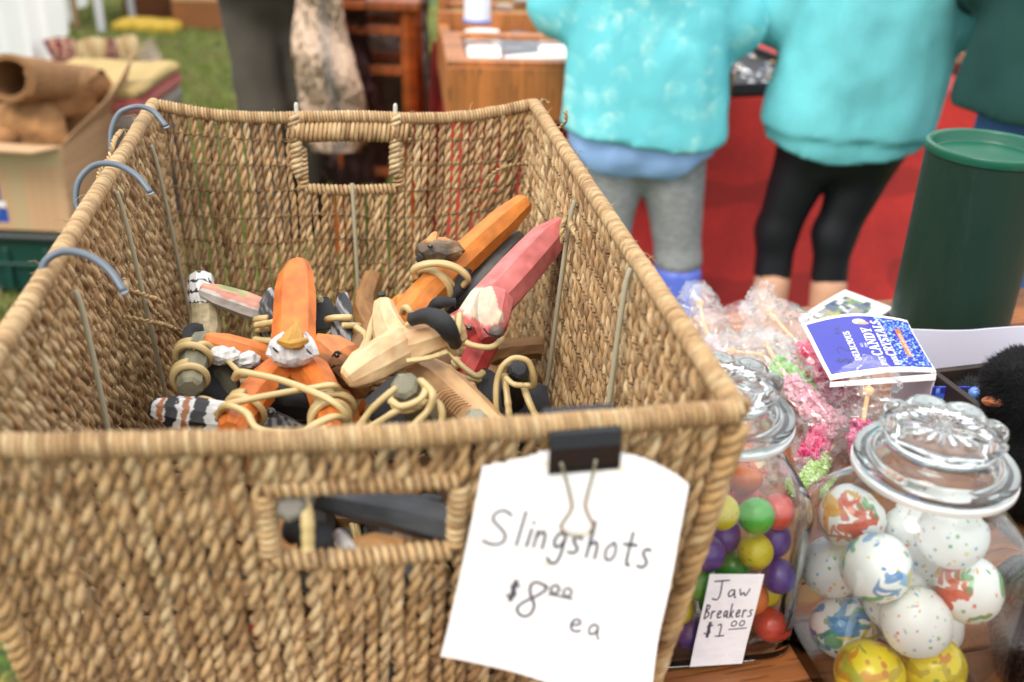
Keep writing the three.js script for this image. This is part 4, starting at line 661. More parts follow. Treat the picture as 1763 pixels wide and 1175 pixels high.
  return { t, cx, cz, cs, sn, W };
}
const JL = jar('glass candy jar of small bright jawbreakers half behind the basket', 0.143, -0.626, 0.17), JR = jar('glass candy jar of large white speckled jawbreakers beside the smaller candies', 0.272, -0.574, 0.2);
// jawbreakers, settled so that they touch without overlapping
function settle(js, balls, top) {
  const { cx, cz, cs, sn, W } = js;
  for (const b of balls) if (b.f) b.dir = b.p.clone().sub(EYE).normalize();   // seen ones stay where they are seen and find room in depth
  let spring = 0.35;
  const inside = () => { for (const b of balls) {
      if (b.f) { const q = b.p.clone().sub(EYE), on = EYE.clone().addScaledVector(b.dir, q.dot(b.dir)); b.p.lerp(on, spring); }
      let dx = b.p.x - cx, dz = b.p.z - cz, x = dx * cs - dz * sn, z = dx * sn + dz * cs; const m = lerp(W, 0.044, smooth(0.112, 0.152, b.p.y - 0.8 + b.r * 0.5)) - 0.0045 - b.r;
      x = clamp(x, -m, m); z = clamp(z, -m, m); const rm = lerp(W * 1.3, 0.0425, smooth(0.112, 0.146, b.p.y - 0.8 + b.r * 0.5)) - 0.004 - b.r, rl = Math.hypot(x, z); if (rl > rm) { x *= rm / rl; z *= rm / rl; } b.p.x = cx + x * cs + z * sn; b.p.z = cz - x * sn + z * cs; b.p.y = clamp(b.p.y, 0.8085 + b.r, top - b.r);
  } };
  for (let it = 0; it < 420; it++) {
    if (it > 150) spring = 0.05; if (it > 380) spring = 0;
    inside();
    for (let i = 0; i < balls.length; i++) for (let j = 0; j < i; j++) { const A = balls[i], B = balls[j], d = A.p.clone().sub(B.p), l = d.length() || 1e-6, o = A.r + B.r - l; if (o > 0) { d.multiplyScalar(o / l * 0.5); const wa = A.f ? 0.08 : 1.92; A.p.addScaledVector(d, A.f === B.f ? 1 : wa); B.p.addScaledVector(d, A.f === B.f ? -1 : wa - 2); } }
  }
  inside();
}
const frontOf = (j, x, y, inset) => onPlane(x, y, V(j.cx, 0.85, j.cz).addScaledVector(V(j.sn, 0, j.cs), j.W - inset), V(j.sn, 0, j.cs));
const swirl = (cols, n, big) => canvasTex(512, 256, (g, w, h) => {
  g.fillStyle = cols[0]; g.fillRect(0, 0, w, h); g.lineCap = 'round';
  for (let i = 0; i < n; i++) { g.fillStyle = pick(cols.slice(1)); const s = rr(2, 6) * big; g.globalAlpha = rr(0.5, 0.95); g.beginPath(); g.ellipse(rr(0, w), rr(20, h - 20), s, s * rr(0.6, 1.2), 0, 0, 7); g.fill(); }
  if (big > 1) for (let i = 0; i < 24; i++) { g.strokeStyle = pick(cols.slice(1)); g.globalAlpha = rr(0.55, 0.9); g.lineWidth = rr(6, 24); let x = rr(0, w), y = rr(40, h - 40); g.beginPath(); g.moveTo(x, y); for (let k = 0; k < 3; k++) { x += rr(-60, 60); y += rr(-30, 30); g.quadraticCurveTo(x + rr(-30, 30), y + rr(-30, 30), x, y); } g.stroke(); }
  g.globalAlpha = 1;
});
const CANDY = { whiteblue: swirl(['#fcfcfa', '#2f6fb5', '#3f9a62', '#e8c52a', '#4b92cf'], 26, 1.7), whitespeck: swirl(['#fcfbf8', '#d65a50', '#58a85a', '#e6c93e', '#5fa3d0', '#e59a6a'], 150, 0.95), whitered: swirl(['#fcfbf8', '#d8573c', '#e6a03a', '#e4756a', '#5aa560'], 30, 1.5), bigyellow: swirl(['#f8de20', '#a9b62c', '#d9822a', '#6d9a3c', '#c9ac1c'], 60, 1.5), yellow: swirl(['#f6de26', '#d8641f', '#4f8a3a', '#7c9a24'], 60, 0.9), purple: swirl(['#5b36a2', '#8b70c0', '#9a86c4'], 22, 0.9), green: swirl(['#58c23c', '#2c7a34', '#a3a02c', '#2c7a38'], 70, 1), red: swirl(['#f2503e', '#c93a30', '#ee7a58'], 30, 1), orange: swirl(['#ff8236', '#ffa868', '#d2571d'], 26, 1) };
const ballMats = new Map();
function ball(lab, group, p, r, kind) {
  if (!ballMats.has(kind)) ballMats.set(kind, phys('#ffffff', 0.3, { map: CANDY[kind], clearcoat: 0.35, clearcoatRoughness: 0.25, bumpMap: rep(roughT, 3, 2), bumpScale: 0.0004 }));
  const g = new THREE.SphereGeometry(r, 36, 24), q = g.attributes.position; for (let i = 0; i < q.count; i++) { const s = 1 + 0.025 * (noise3(q.getX(i) / r * 1.3 + p.x * 99, q.getY(i) / r * 1.3, q.getZ(i) / r * 1.3) - 0.5); q.setXYZ(i, q.getX(i) * s, q.getY(i) * s, q.getZ(i) * s); } g.computeVertexNormals();
  const m = new THREE.Mesh(g, ballMats.get(kind)); m.name = numbered('jawbreaker'); m.position.copy(p); m.rotation.set(rr(-0.5, 0.5), rr(0, 6.28), rr(-0.5, 0.5)); m.castShadow = m.receiveShadow = true; scene.add(m); return tag(m, lab, 'candy', group);
}
{
  const big = 'large jawbreakers in the right jar', list = [
    ['large white jawbreaker with blue and green swirls and a yellow patch', 1500, 1003, 0.893, 'whiteblue'], ['large white jawbreaker with orange and red swirls, upper right in the jar', 1662, 1022, 0.893, 'whitered'], ['large white jawbreaker with blue flecks just above the yellow ones', 1474, 1092, 0.853, 'whiteblue'], ['large white jawbreaker with tiny confetti specks in the middle of the jar', 1598, 1088, 0.856, 'whitespeck'],
    ['large yellow jawbreaker at the left of the jar bottom', 1452, 1160, 0.829, 'bigyellow'], ['large yellow jawbreaker at the right of the jar bottom', 1562, 1170, 0.829, 'bigyellow'], ['large plain white jawbreaker in the middle right under the lid', 1560, 930, 0.932, 'whitespeck'], ['large white jawbreaker right under the lid at the neck', 1690, 945, 0.93, 'whitespeck'], ['large white jawbreaker with red swirls high against the left glass', 1460, 905, 0.918, 'whitered'], ['large white jawbreaker at the right glass low behind the confetti one', 1660, 1100, 0.85, 'whitespeck']];
  const balls = list.map(([lab, x, y, Y, kind]) => ({ lab, kind, p: frontOf(JR, x, y, 0.0276 + (Y > 0.84 && Y < 0.87 ? 0.026 : 0) + (Y > 0.9 ? 0.027 : 0)), r: 0.0222, f: 1 }));
  for (let i = 0; i < 5; i++) balls.push({ lab: 'large jawbreaker hidden at the back of the right jar', kind: 'whitespeck', p: V(JR.cx + rr(-0.03, 0.03), 0.83 + i * 0.014, JR.cz - rr(0.02, 0.04)), r: 0.0218 });
  settle(JR, balls, 0.962);
  balls.forEach((b) => ball(b.lab, b.f ? big : 'jawbreakers at the back of the right jar', b.p, b.r, b.kind));
  const small = 'small jawbreakers in the left jar', L2 = [
    ['purple jawbreaker at the upper left, beside the basket', 1247, 925, 0.897, 'purple'], ['purple jawbreaker at the right glass near the top', 1342, 926, 0.895, 'purple'], ['yellow speckled jawbreaker between two purple ones', 1298, 948, 0.893, 'yellow'], ['purple jawbreaker right below the yellow speckled one', 1340, 990, 0.876, 'purple'], ['purple jawbreaker half hidden by the basket edge', 1216, 958, 0.886, 'purple'], ['green jawbreaker just above the price card', 1262, 978, 0.88, 'green'], ['bright green jawbreaker left of the price card', 1203, 1012, 0.865, 'green'], ['yellow jawbreaker left of the price card, upper one', 1182, 1068, 0.843, 'yellow'], ['yellow jawbreaker low at the left against the basket', 1150, 1113, 0.822, 'yellow'], ['dark purple jawbreaker low at the left of the card', 1192, 1112, 0.822, 'purple'],
    ['green jawbreaker on top of the pile', 1298, 888, 0.912, 'green'], ['yellow jawbreaker on top of the pile next to the green one', 1248, 884, 0.914, 'yellow'], ['salmon red jawbreaker on top of the pile at the right', 1336, 886, 0.909, 'red'], ['orange jawbreaker at the right edge of the price card', 1308, 1040, 0.856, 'orange'], ['yellow jawbreaker at the right glass above the green one', 1338, 1028, 0.862, 'yellow'], ['green dark flecked jawbreaker at the right of the card', 1328, 1072, 0.846, 'green'], ['red jawbreaker touching the lower card corner', 1294, 1098, 0.834, 'red'], ['red jawbreaker at the bottom right of the jar', 1326, 1112, 0.822, 'red'], ['green jawbreaker behind the price card', 1250, 1060, 0.846, 'green'], ['purple jawbreaker behind the lower price card', 1245, 1115, 0.822, 'purple']];
  const bl = L2.map(([lab, x, y, Y, kind]) => ({ lab: lab + ' in the left jar', kind, p: frontOf(JL, x, y, 0.0178), r: 0.0124, f: 1 }));
  for (let i = 0; i < 14; i++) bl.push({ lab: 'small jawbreaker at the back of the left jar', kind: ['purple', 'yellow', 'green', 'red', 'orange'][i % 5], p: V(JL.cx + rr(-0.04, 0.04), 0.822 + (i % 5) * 0.02, JL.cz - rr(0.025, 0.045)), r: 0.0124 });
  settle(JL, bl, 0.935);
  bl.forEach((b) => ball(b.lab, b.f ? small : 'small jawbreakers at the back of the left jar', b.p, b.r, b.kind));
  // price card on the jar's front glass
  const nF = V(JL.sn, 0, JL.cs), pF = V(JL.cx, 0.85, JL.cz).addScaledVector(nF, JL.W + 0.0012), q = (x, y) => onPlane(x, y, pF, nF);
  const tex = canvasTex(512, 900, (g, w, h) => {
    g.fillStyle = '#eeeef2'; g.fillRect(0, 0, w, h); for (let i = 0; i < 40; i++) { g.fillStyle = 'rgba(120,120,140,0.03)'; g.beginPath(); g.ellipse(rr(0, w), rr(0, h), rr(10, 90), rr(6, 60), 0, 0, 7); g.fill(); }
    g.lineCap = g.lineJoin = 'round'; g.strokeStyle = '#3c3a4e'; g.lineWidth = 15;
    write(g, 'J', 50, 60, 150, 185, 100, -0.06); write(g, 'aw', 195, 70, 110, 150, 112, -0.02); write(g, 'Breakers', 24, 285, 60, 135, 60, -0.02); write(g, '$', 60, 465, 95, 130, 60, 0); write(g, '1', 170, 465, 110, 140, 60, 0); g.lineWidth = 12; write(g, '00', 300, 445, 80, 72, 76, -0.03); write(g, '_', 295, 480, 165, 60, 1, -0.05);
  });
  const t = thing('price_card', 'small white price card taped on the left candy jar', 'card', pF.clone());
  part(t, 'card', sheet(q(1221, 987), q(1313, 984), q(1277, 1141), q(1187, 1147), nF, (u, v) => 0.0012 + 0.002 * u * (1 - v) + 0.0005 * Math.sin(v * 6), 14, 20), std('#ffffff', 0.7, { map: tex }));
}
// ------------------------------------------------------------------ rock candy in bags, its display box and the card
const crystal = (P, r, col, n) => { const gs = [], cv = new THREE.CatmullRomCurve3(P); for (let i = 0; i < n; i++) { const t = rnd(), c = cv.getPointAt(t), s = r * rr(0.14, 0.36) * (0.6 + 0.6 * Math.sin(Math.PI * clamp(t, 0.08, 0.92))), a = rr(0, 6.28), rad = r * rr(0.2, 0.8); const g = new THREE.BoxGeometry(s, s * rr(0.8, 1.3), s * rr(0.7, 1.1)); g.rotateX(rr(0, 3)); g.rotateY(rr(0, 3)); g.rotateZ(rr(0, 3)); const d = cv.getTangentAt(t), u = V(0, 1, 0).addScaledVector(d, -d.y).normalize(), w = d.clone().cross(u); g.translate(...c.clone().addScaledVector(u, Math.cos(a) * rad).addScaledVector(w, Math.sin(a) * rad).toArray()); gs.push(g.toNonIndexed()); } return mergeGeometries(gs); };
function bag(t, P, w, seedN, flare = 0) { // crumpled clear bag round a stick
  const cv = new THREE.CatmullRomCurve3(P), n = 70, k = 40, pos = [], idx = []; let N = V(0, 1, 0);
  for (let i = 0; i <= n; i++) { const u = i / n, c = cv.getPointAt(u), T = cv.getTangentAt(u); N = N.clone().addScaledVector(T, -N.dot(T)).normalize(); const B = T.clone().cross(N), e = Math.min(1, Math.sin(Math.PI * clamp(u, 0.04, 0.97)) * 1.6), wd = w * (0.42 + 0.62 * e + 0.5 * flare * smooth(0.55, 0.85, u) * (1 - smooth(0.88, 1, u))), ht = w * (0.08 + 0.75 * e) * (1 - 0.8 * flare * smooth(0.5, 1, u));
    for (let j = 0; j <= k; j++) { const a = j / k * 2 * Math.PI, q = 1 + 0.75 * (noise3(u * 11 + seedN, Math.cos(a) * 2.6 + seedN, Math.sin(a) * 2.6) - 0.5) + 0.45 * (noise3(u * 26, Math.cos(a) * 6, Math.sin(a) * 6 + seedN) - 0.5) + 0.2 * (noise3(u * 60, Math.cos(a) * 14, Math.sin(a) * 14 + seedN) - 0.5); const p = c.clone().addScaledVector(B, Math.cos(a) * wd * q).addScaledVector(N, Math.sin(a) * ht * q); pos.push(p.x, Math.max(0.8025, p.y), p.z); if (i && j) { const A = (i - 1) * (k + 1) + j - 1, D = A + k + 1; idx.push(A, A + 1, D, A + 1, D + 1, D); } } }
  let g = new THREE.BufferGeometry(); g.setAttribute('position', new THREE.Float32BufferAttribute(pos, 3)); g.setIndex(idx); g = mergeVertices(g); g.computeVertexNormals(); part(t, 'clear_bag', g, M.film);
}
function rockCandy(lab, P, col, r = 0.0125, bagW = 0.021, flare = 0.9, s = 1) {   // P: from the sugar end to the free end of the stick
  const t = thing('rock_candy', lab, 'candy', P[0].clone(), 'rock candy sticks in clear bags');
  const cv = new THREE.CatmullRomCurve3(P), sub = (a, b) => [0, 0.25, 0.5, 0.75, 1].map((k) => cv.getPointAt(lerp(a, b, k)));
  part(t, 'sugar_crystals', crystal(sub(0.04, 0.55), r, col, 700), phys(col, 0.22, { transmission: 0.25, thickness: 0, clearcoat: 0.5 }));
  part(t, 'stick', sweep(sub(0.05, 0.97), 0.0022, 8), std('#dcb98a', 0.6));
  const g = new THREE.SphereGeometry(0.0052, 16, 12); g.translate(...cv.getPointAt(0.98).toArray()); part(t, 'stick_ball', g, std('#d9aa74', 0.5));
  bag(t, [...sub(0, 1), cv.getPointAt(1).add(cv.getTangentAt(1).multiplyScalar(0.03)).add(V(0, 0.012 * flare, 0))], bagW, s * 7.3, flare);
}
rockCandy('pink rock candy stick in a clear bag just left of the blue card', [onY(1465, 700, 0.835), onY(1420, 645, 0.84), onY(1362, 580, 0.845), onY(1322, 535, 0.85)], C('#f2457f'), 0.019, 0.025, 0.8, 1);
rockCandy('green rock candy stick in a clear bag behind the left jar', [onY(1400, 690, 0.83), onY(1350, 640, 0.832), onY(1300, 607, 0.835), onY(1255, 606, 0.835)], C('#8edc52'), 0.014, 0.026, 0.9, 2);
rockCandy('pale pink rock candy in a long crumpled bag reaching the right jar', [onY(1455, 745, 0.835), onY(1400, 700, 0.838), onY(1355, 650, 0.838), onY(1318, 592, 0.84)], C('#f6c2d2'), 0.014, 0.028, 0.4, 3);
rockCandy('magenta rock candy stick lying between the two jars', [onY(1385, 800, 0.82), onY(1410, 755, 0.825), onY(1440, 705, 0.83), onY(1465, 660, 0.835)], C('#e2407e'), 0.013, 0.022, 0.2, 4);
rockCandy('pink rock candy with its stick end upright under the blue card', [onY(1482, 790, 0.825), onY(1484, 750, 0.845), onY(1488, 715, 0.862), onY(1496, 672, 0.882)], C('#e0699b'), 0.0125, 0.022, 0.1, 5);
rockCandy('lime rock candy stick low on the wood behind the jars', [onY(1378, 850, 0.815), onY(1400, 815, 0.815), onY(1425, 780, 0.815), onY(1450, 745, 0.815)], C('#b5d67c'), 0.011, 0.018, 0.1, 6);
rockCandy('small rock candy whose empty bag top stands up by the basket', [onY(1262, 655, 0.82), onY(1235, 610, 0.825), onY(1215, 570, 0.83), onY(1204, 520, 0.845)], C('#f3d6dc'), 0.009, 0.02, 0.3, 7);
rockCandy('orange rock candy stick behind the neck of the left jar', [onY(1262, 862, 0.86), onY(1290, 820, 0.86), onY(1300, 780, 0.86), onY(1308, 740, 0.86)], C('#f26a2e'), 0.013, 0.018, 0.1, 8);
{ // loose ends of bags standing up at the back of the heap
  for (const [lab, P, w] of [['clear bag tip standing up beside the basket rim', [onY(1222, 575, 0.83), onY(1212, 535, 0.845), onY(1203, 490, 0.87)], 0.012], ['clear bag corner pointing up in the middle of the candy heap', [onY(1290, 600, 0.83), onY(1270, 555, 0.85), onY(1262, 522, 0.87)], 0.02], ['tall clear bag end standing before the child in black leggings', [onY(1335, 580, 0.835), onY(1318, 530, 0.86), onY(1300, 488, 0.89)], 0.016]]) {
    const t = thing('plastic_bag', lab, 'bag', P[0].clone()); bag(t, [P[0], P[0].clone().lerp(P[1], 0.5), P[1], P[2]], w, w * 999, 0.1);
  }
}
{
  const t = thing('candy_display_box', 'white rock candy display box with its printed blue lid flap folded out', 'box', V(0.45, 0.8, -0.93));
  const A = onY(1380, 559, 0.892), B = onY(1561, 556, 0.892), D = onY(1612, 643, 0.89), E = onY(1429, 658, 0.89);   // flap corners: A far left, B far right, D near right, E near left
  const tex = canvasTex(1024, 1024, (g, w, h) => { // printed side: text runs along the flap's depth, its top towards the left edge
    g.fillStyle = '#f4f3f6'; g.fillRect(0, 0, w, h); g.save(); g.translate(30, 40); g.fillStyle = '#2c2f9c'; g.fillRect(0, 0, w - 40, h - 110);
    for (let i = 0; i < 700; i++) { const x = rr(0.58, 1) * (w - 40), y = rr(0, h - 110); if (x < (w - 40) * lerp(0.62, 0.72, rnd())) continue; g.fillStyle = pick(['#6ea2e6', '#3f62c4', '#9cc6f2', '#4a7ad2', '#2a3fa6', '#b6d8f6']); g.save(); g.translate(x, y); g.rotate(rr(0, 3)); const s = rr(10, 24); g.fillRect(-s / 2, -s / 2, s, s * rr(0.7, 1.2)); g.restore(); }
    const down = (txt, x, y, size, col, stretch = 1) => { g.save(); g.translate(x, y); g.rotate(-Math.PI / 2); g.scale(stretch, 1); g.font = `bold ${size}px serif`; g.fillStyle = col; g.fillText(txt, 0, 0); g.restore(); };
    down('DELICIOUS', 330, 760, 82, '#f2f2f4', 1.05); down('OLD', 400, 560, 30, '#d8d8f0'); down('TIME', 440, 570, 30, '#d8d8f0');
    down('ROCK', 540, 880, 72, '#f2f2f4', 0.72); down('CANDY', 548, 720, 136, '#ffffff', 0.98); down('ROCK', 664, 885, 72, '#f2f2f4', 0.72); down('CRYSTALS', 676, 730, 132, '#ffffff', 0.93);
    g.fillStyle = '#f3e9dc'; g.beginPath(); g.ellipse(470, 110, 62, 50, 0, 0, 7); g.fill(); g.fillStyle = '#e79a6a'; g.beginPath(); g.ellipse(500, 140, 60, 26, 0, 0, 7); g.fill();
    g.fillStyle = '#e8713f'; g.save(); g.translate(800, 200); g.rotate(0.03); g.fillRect(0, 0, 54, 520); g.restore(); down('QUALITY SWEETS', 838, 700, 38, '#f7e4d4', 1.2);
    g.lineCap = 'round'; g.strokeStyle = '#15174e'; g.lineWidth = 10; g.save(); g.translate(90, 800); g.rotate(-1.35); g.scale(1.9, 1.5); g.lineWidth = 7; write(g, '$2', 0, 0, 90, 80, 95, 0); g.restore(); g.save(); g.translate(170, 300); g.rotate(-1.4); write(g, 'ea', 0, 0, 70, 70, 70, 0); g.restore();
    g.restore();
  });
  const n = V(0, 1, 0);
  part(t, 'lid_flap', sheet(A, B, D, E, n, (u, v) => 0.010 * Math.sin(Math.PI * u) * (1 - 0.55 * v) + 0.002 * noise3(u * 3, v * 3, 2), 30, 26, () => 0, 0.0014), [0, 1, 2, 3].length && std('#ffffff', 0.35, { map: tex }), 'blue printed lid flap with white lettering');
  part(t, 'flap_edge', sheet(E.clone(), D.clone(), D.clone().add(V(0, -0.006, 0.001)), E.clone().add(V(0, -0.004, 0.001)), V(0, 0, 1), (u) => 0.001, 10, 3, () => 0, 0.001), std('#f1f0f2', 0.6));
  const wht = std('#c9c7d4', 0.6), x1 = 0.60, zb = B.z, zf = D.z + 0.01, yt = 0.885, L = (a, b) => a.clone().lerp(b, 0.5);
  part(t, 'back_wall', sheet(B.clone().setY(0.886), V(x1, 0.884, zb - 0.03), V(x1, 0.802, zb - 0.03), B.clone().setY(0.802), V(0, 0, 1), (u, v) => 0.004 * Math.sin(u * 6) * (1 - v), 24, 4, (u) => 0.02 * noise3(u * 9, 2, 3), 0.0018), wht);
  part(t, 'side_wall', sheet(D.clone().setY(yt), B.clone().setY(yt), B.clone().setY(0.802), D.clone().setY(0.802), V(-1, 0, 0), () => 0, 8, 4, () => 0, 0.0018), wht);
  const blue = canvasTex(512, 128, (g, w, h) => { g.fillStyle = '#2c2f9c'; g.fillRect(0, 0, w, h); for (let i = 0; i < 220; i++) { g.fillStyle = pick(['#6ea2e6', '#3f62c4', '#9cc6f2']); g.fillRect(rr(0, 230), rr(0, h), rr(8, 18), rr(8, 18)); } });
  part(t, 'front_wall', sheet(D.clone().setY(0.876), V(x1, 0.874, zf - 0.03), V(x1, 0.802, zf - 0.03), D.clone().setY(0.802), V(0, 0, 1), () => 0, 8, 4, () => 0, 0.0018), std('#ffffff', 0.4, { map: blue }), 'blue printed front of the box');
  part(t, 'end_wall', sheet(V(x1, yt, zf - 0.03), V(x1, yt, zb - 0.03), V(x1, 0.802, zb - 0.03), V(x1, 0.802, zf - 0.03), V(1, 0, 0), () => 0, 4, 4, () => 0, 0.0018), wht);
  part(t, 'box_floor', sheet(B.clone().setY(0.8035), V(x1, 0.8035, zb - 0.03), V(x1, 0.8035, zf - 0.03), D.clone().setY(0.8035), V(0, 1, 0), () => 0, 4, 4, () => 0, 0.0018), wht);
}
{ // postcards
  const a = onY(1376, 547, 0.806), b = onY(1452, 502, 0.806), d = b.clone().add(onY(1534, 533, 0.806)).sub(b), base = thing('postcard_stack', 'stack of white bordered photo cards on the table before the green canister', 'cards', a.clone());
  for (let i = 0; i < 5; i++) {
    const j = V(rr(-0.003, 0.003), 0.0016 * i - 0.004, rr(-0.003, 0.003)), c = a.clone().add(d).sub(b);
    const tex = canvasTex(256, 180, (g, w, h) => { g.fillStyle = '#f2f2f4'; g.fillRect(0, 0, w, h); for (let k = 0; k < 90; k++) { g.fillStyle = pick(['#4b5b4a', '#8a8a86', '#c9ccd2', '#3a3d52', '#a79a5c', '#6a8a52', '#55607a']); g.fillRect(rr(14, w - 60), rr(12, h - 60), rr(10, 46), rr(8, 46)); } });
    part(base, 'photo_card', sheet(a.clone().add(j), b.clone().add(j), d.clone().add(j), c.add(j), V(0, 1, 0), (u, v) => 0.001 * Math.sin(u * 3), 6, 6, () => 0, 0.0012), std('#ffffff', 0.25, { map: tex }));
  }
}
{ // dark green canister with a recessed lid
  const c = V(0.512, 0.8, -1.135), R = 0.0655, Hh = 0.232, t = thing('green_canister', 'tall dark green canister with a recessed lid at the back of the table', 'canister', c.clone());
  const lathe = (P, s = 96) => { const g = new THREE.LatheGeometry(P.map(([r, y]) => new THREE.Vector2(r, y)), s); g.translate(c.x, c.y, c.z); return g; };
  part(t, 'canister_wall', lathe([[0.0001, 0.001], [R - 0.002, 0.001], [R, 0.004], [R, Hh - 0.012], [R - 0.001, Hh - 0.0105]]), phys('#ffffff', 0.75, { map: canvasTex(1024, 512, (g, w, h) => { g.fillStyle = '#06291e'; g.fillRect(0, 0, w, h); for (let i = 0; i < 240; i++) { g.strokeStyle = pick(['rgba(90,140,120,0.10)', 'rgba(0,10,8,0.25)', 'rgba(120,160,140,0.07)']); g.lineWidth = rr(0.6, 2.4); const x = rr(0, w), y = rr(0, h); g.beginPath(); g.moveTo(x, y); g.lineTo(x + rr(-30, 30), y + rr(-60, 60)); g.stroke(); } g.fillStyle = 'rgba(0,12,9,0.5)'; g.fillRect(w * 0.3, 0, 3, h); }), roughnessMap: rep(roughT, 2, 2), specularIntensity: 0.6, clearcoat: 0.25, clearcoatRoughness: 0.4, bumpMap: rep(mottleT, 3, 3), bumpScale: 0.0008 }));
  part(t, 'lid', lathe([[R - 0.001, Hh - 0.0105], [R + 0.0018, Hh - 0.010], [R + 0.002, Hh - 0.002], [R, Hh], [R - 0.004, Hh], [R - 0.0055, Hh - 0.002], [R - 0.007, Hh - 0.012], [R - 0.010, Hh - 0.0135], [0.0001, Hh - 0.0125]]), phys('#0d5540', 0.35, { bumpMap: mottleT, bumpScale: 0.0006 }));
}
function furry(t, name, geo, count, len, colors, opt = {}) { // short hairs over a surface
  const g = geo.index ? geo.toNonIndexed() : geo, p = g.attributes.position, n = g.attributes.normal, F = p.count / 3, area = []; let tot = 0; const A = V(), B = V(), D = V();
  for (let f = 0; f < F; f++) { A.fromBufferAttribute(p, f * 3); B.fromBufferAttribute(p, f * 3 + 1); D.fromBufferAttribute(p, f * 3 + 2); tot += B.clone().sub(A).cross(D.clone().sub(A)).length(); area.push(tot); }
  const w = opt.w || 0.0006, h = new THREE.BufferGeometry(); h.setAttribute('position', new THREE.Float32BufferAttribute([-w, 0, 0, w, 0, 0, 0, 0, w * 1.5, 0, 1, 0], 3)); h.setIndex([0, 1, 3, 1, 2, 3, 2, 0, 3]); h.computeVertexNormals();
  const im = new THREE.InstancedMesh(h, std('#ffffff', opt.rough || 0.7), count), m = new THREE.Matrix4(), q = new THREE.Quaternion(), N = V(), P = V();
  for (let i = 0; i < count; i++) {
    const r = rnd() * tot; let lo = 0, hi = F - 1; while (lo < hi) { const k = (lo + hi) >> 1; area[k] < r ? lo = k + 1 : hi = k; }
    let a = rnd(), b = rnd(); if (a + b > 1) { a = 1 - a; b = 1 - b; } A.fromBufferAttribute(p, lo * 3); B.fromBufferAttribute(p, lo * 3 + 1); D.fromBufferAttribute(p, lo * 3 + 2); P.copy(A).addScaledVector(B.sub(A), a).addScaledVector(D.sub(A), b); N.fromBufferAttribute(n, lo * 3);
    const world = P.clone(); N.add(V(rr(-0.5, 0.5), rr(-0.5, 0.5), rr(-0.5, 0.5))); if (opt.comb) N.addScaledVector(opt.comb, 1); N.normalize();
    q.setFromUnitVectors(EY, N); m.compose(P.clone().sub(t.position), q, V(1, len * rr(0.6, 1.3) * (opt.tuft ? 0.5 + 1.3 * noise3(world.x * opt.tuft, world.y * opt.tuft, world.z * opt.tuft) : 1), 1)); im.setMatrixAt(i, m); im.setColorAt(i, opt.col ? opt.col(world) : pick(colors));
  }
  im.name = name; im.castShadow = im.receiveShadow = true; im.userData.kind = 'stuff'; t.add(im); return im;
}
{ // dark tray of plush, and the black plush animal at the right edge
  const o = onY(1607, 641, 0.878), X = onY(1692, 631, 0.878).sub(o).setY(0).normalize(), Z = V(-X.z, 0, X.x), t = thing('toy_tray', 'dark brown wooden tray of black plush toys beside the display box', 'tray', o.clone().setY(0.8));
  const w = 0.16, d = 0.13, mb = std('#3b2a20', 0.5, { map: woodGrey }), P = (a, b, y) => o.clone().addScaledVector(X, a).addScaledVector(Z, b).setY(y);
  for (const [a0, b0, a1, b1] of [[0, 0, w, 0], [w, 0, w, d], [w, d, 0, d], [0, d, 0, 0]]) part(t, 'tray_side', bar(P(a0, b0, 0.842), P(a1, b1, 0.842), 0.076, 0.007, 0.0015), mb);
  part(t, 'tray_bottom', box(P(w / 2, d / 2, 0.806), X, EY, Z, w - 0.01, 0.006, d - 0.01), mb);
  for (let i = 0; i < 6; i++) { const p = P(0.03 + (i % 3) * 0.048, 0.03 + Math.floor(i / 3) * 0.05, 0.85), g0 = new THREE.SphereGeometry(0.026, 18, 12); g0.translate(p.x, p.y, p.z); const b = thing('plush_toy', 'small black plush toy lying in the dark wooden tray', 'plush toy', p, 'small plush toys in the tray'); part(b, 'plush_body', g0.clone(), std('#121318', 0.8)); furry(b, 'plush_fur', g0, 1500, 0.009, ['#07070a', '#0e0f14', '#15171c'].map(C)); const nose = new THREE.SphereGeometry(0.006, 10, 8); nose.translate(p.x + rr(-0.01, 0.01), p.y + 0.024, p.z + 0.012); part(b, 'nose', nose, std(i % 2 ? '#c8603a' : '#5f86c9', 0.25)); }
  const b = thing('plush_bear', 'black furry plush bear with a brown muzzle at the right photo edge', 'plush toy', V(0.44, 0.8, -0.77));
  const S = [[onY(1768, 674, 0.925), 0.028, 0.026], [onY(1748, 700, 0.905), 0.018, 0.016], [onY(1822, 780, 0.87), 0.048, 0.065], [onY(1735, 640, 0.945), 0.010, 0.011], [onY(1795, 660, 0.935), 0.026, 0.026], [onY(1790, 800, 0.85), 0.02, 0.03]];
  const f = blend(S.map(([c, r, h]) => ellip(c, r, h, r)), 0.02), bb = new THREE.Box3().setFromPoints(S.map((s) => s[0])).expandByScalar(0.085), g = sdfMesh(f, bb.min, bb.max, 0.0045);
  part(b, 'plush_body', g.clone(), std('#060709', 0.9)); furry(b, 'plush_fur', g, 34000, 0.0065, ['#050507', '#0a0b0f', '#101218', '#181a22'].map(C), { w: 0.0004, rough: 0.9, tuft: 110 });
  const mz = at(1719, 691, 0.862), gm = lump(mz, 0.013, 0.0055, 0.010, { jit: 0.05, col: C('#b06a44') }); part(b, 'muzzle', gm, std('#ffffff', 0.7, { vertexColors: true }));
}
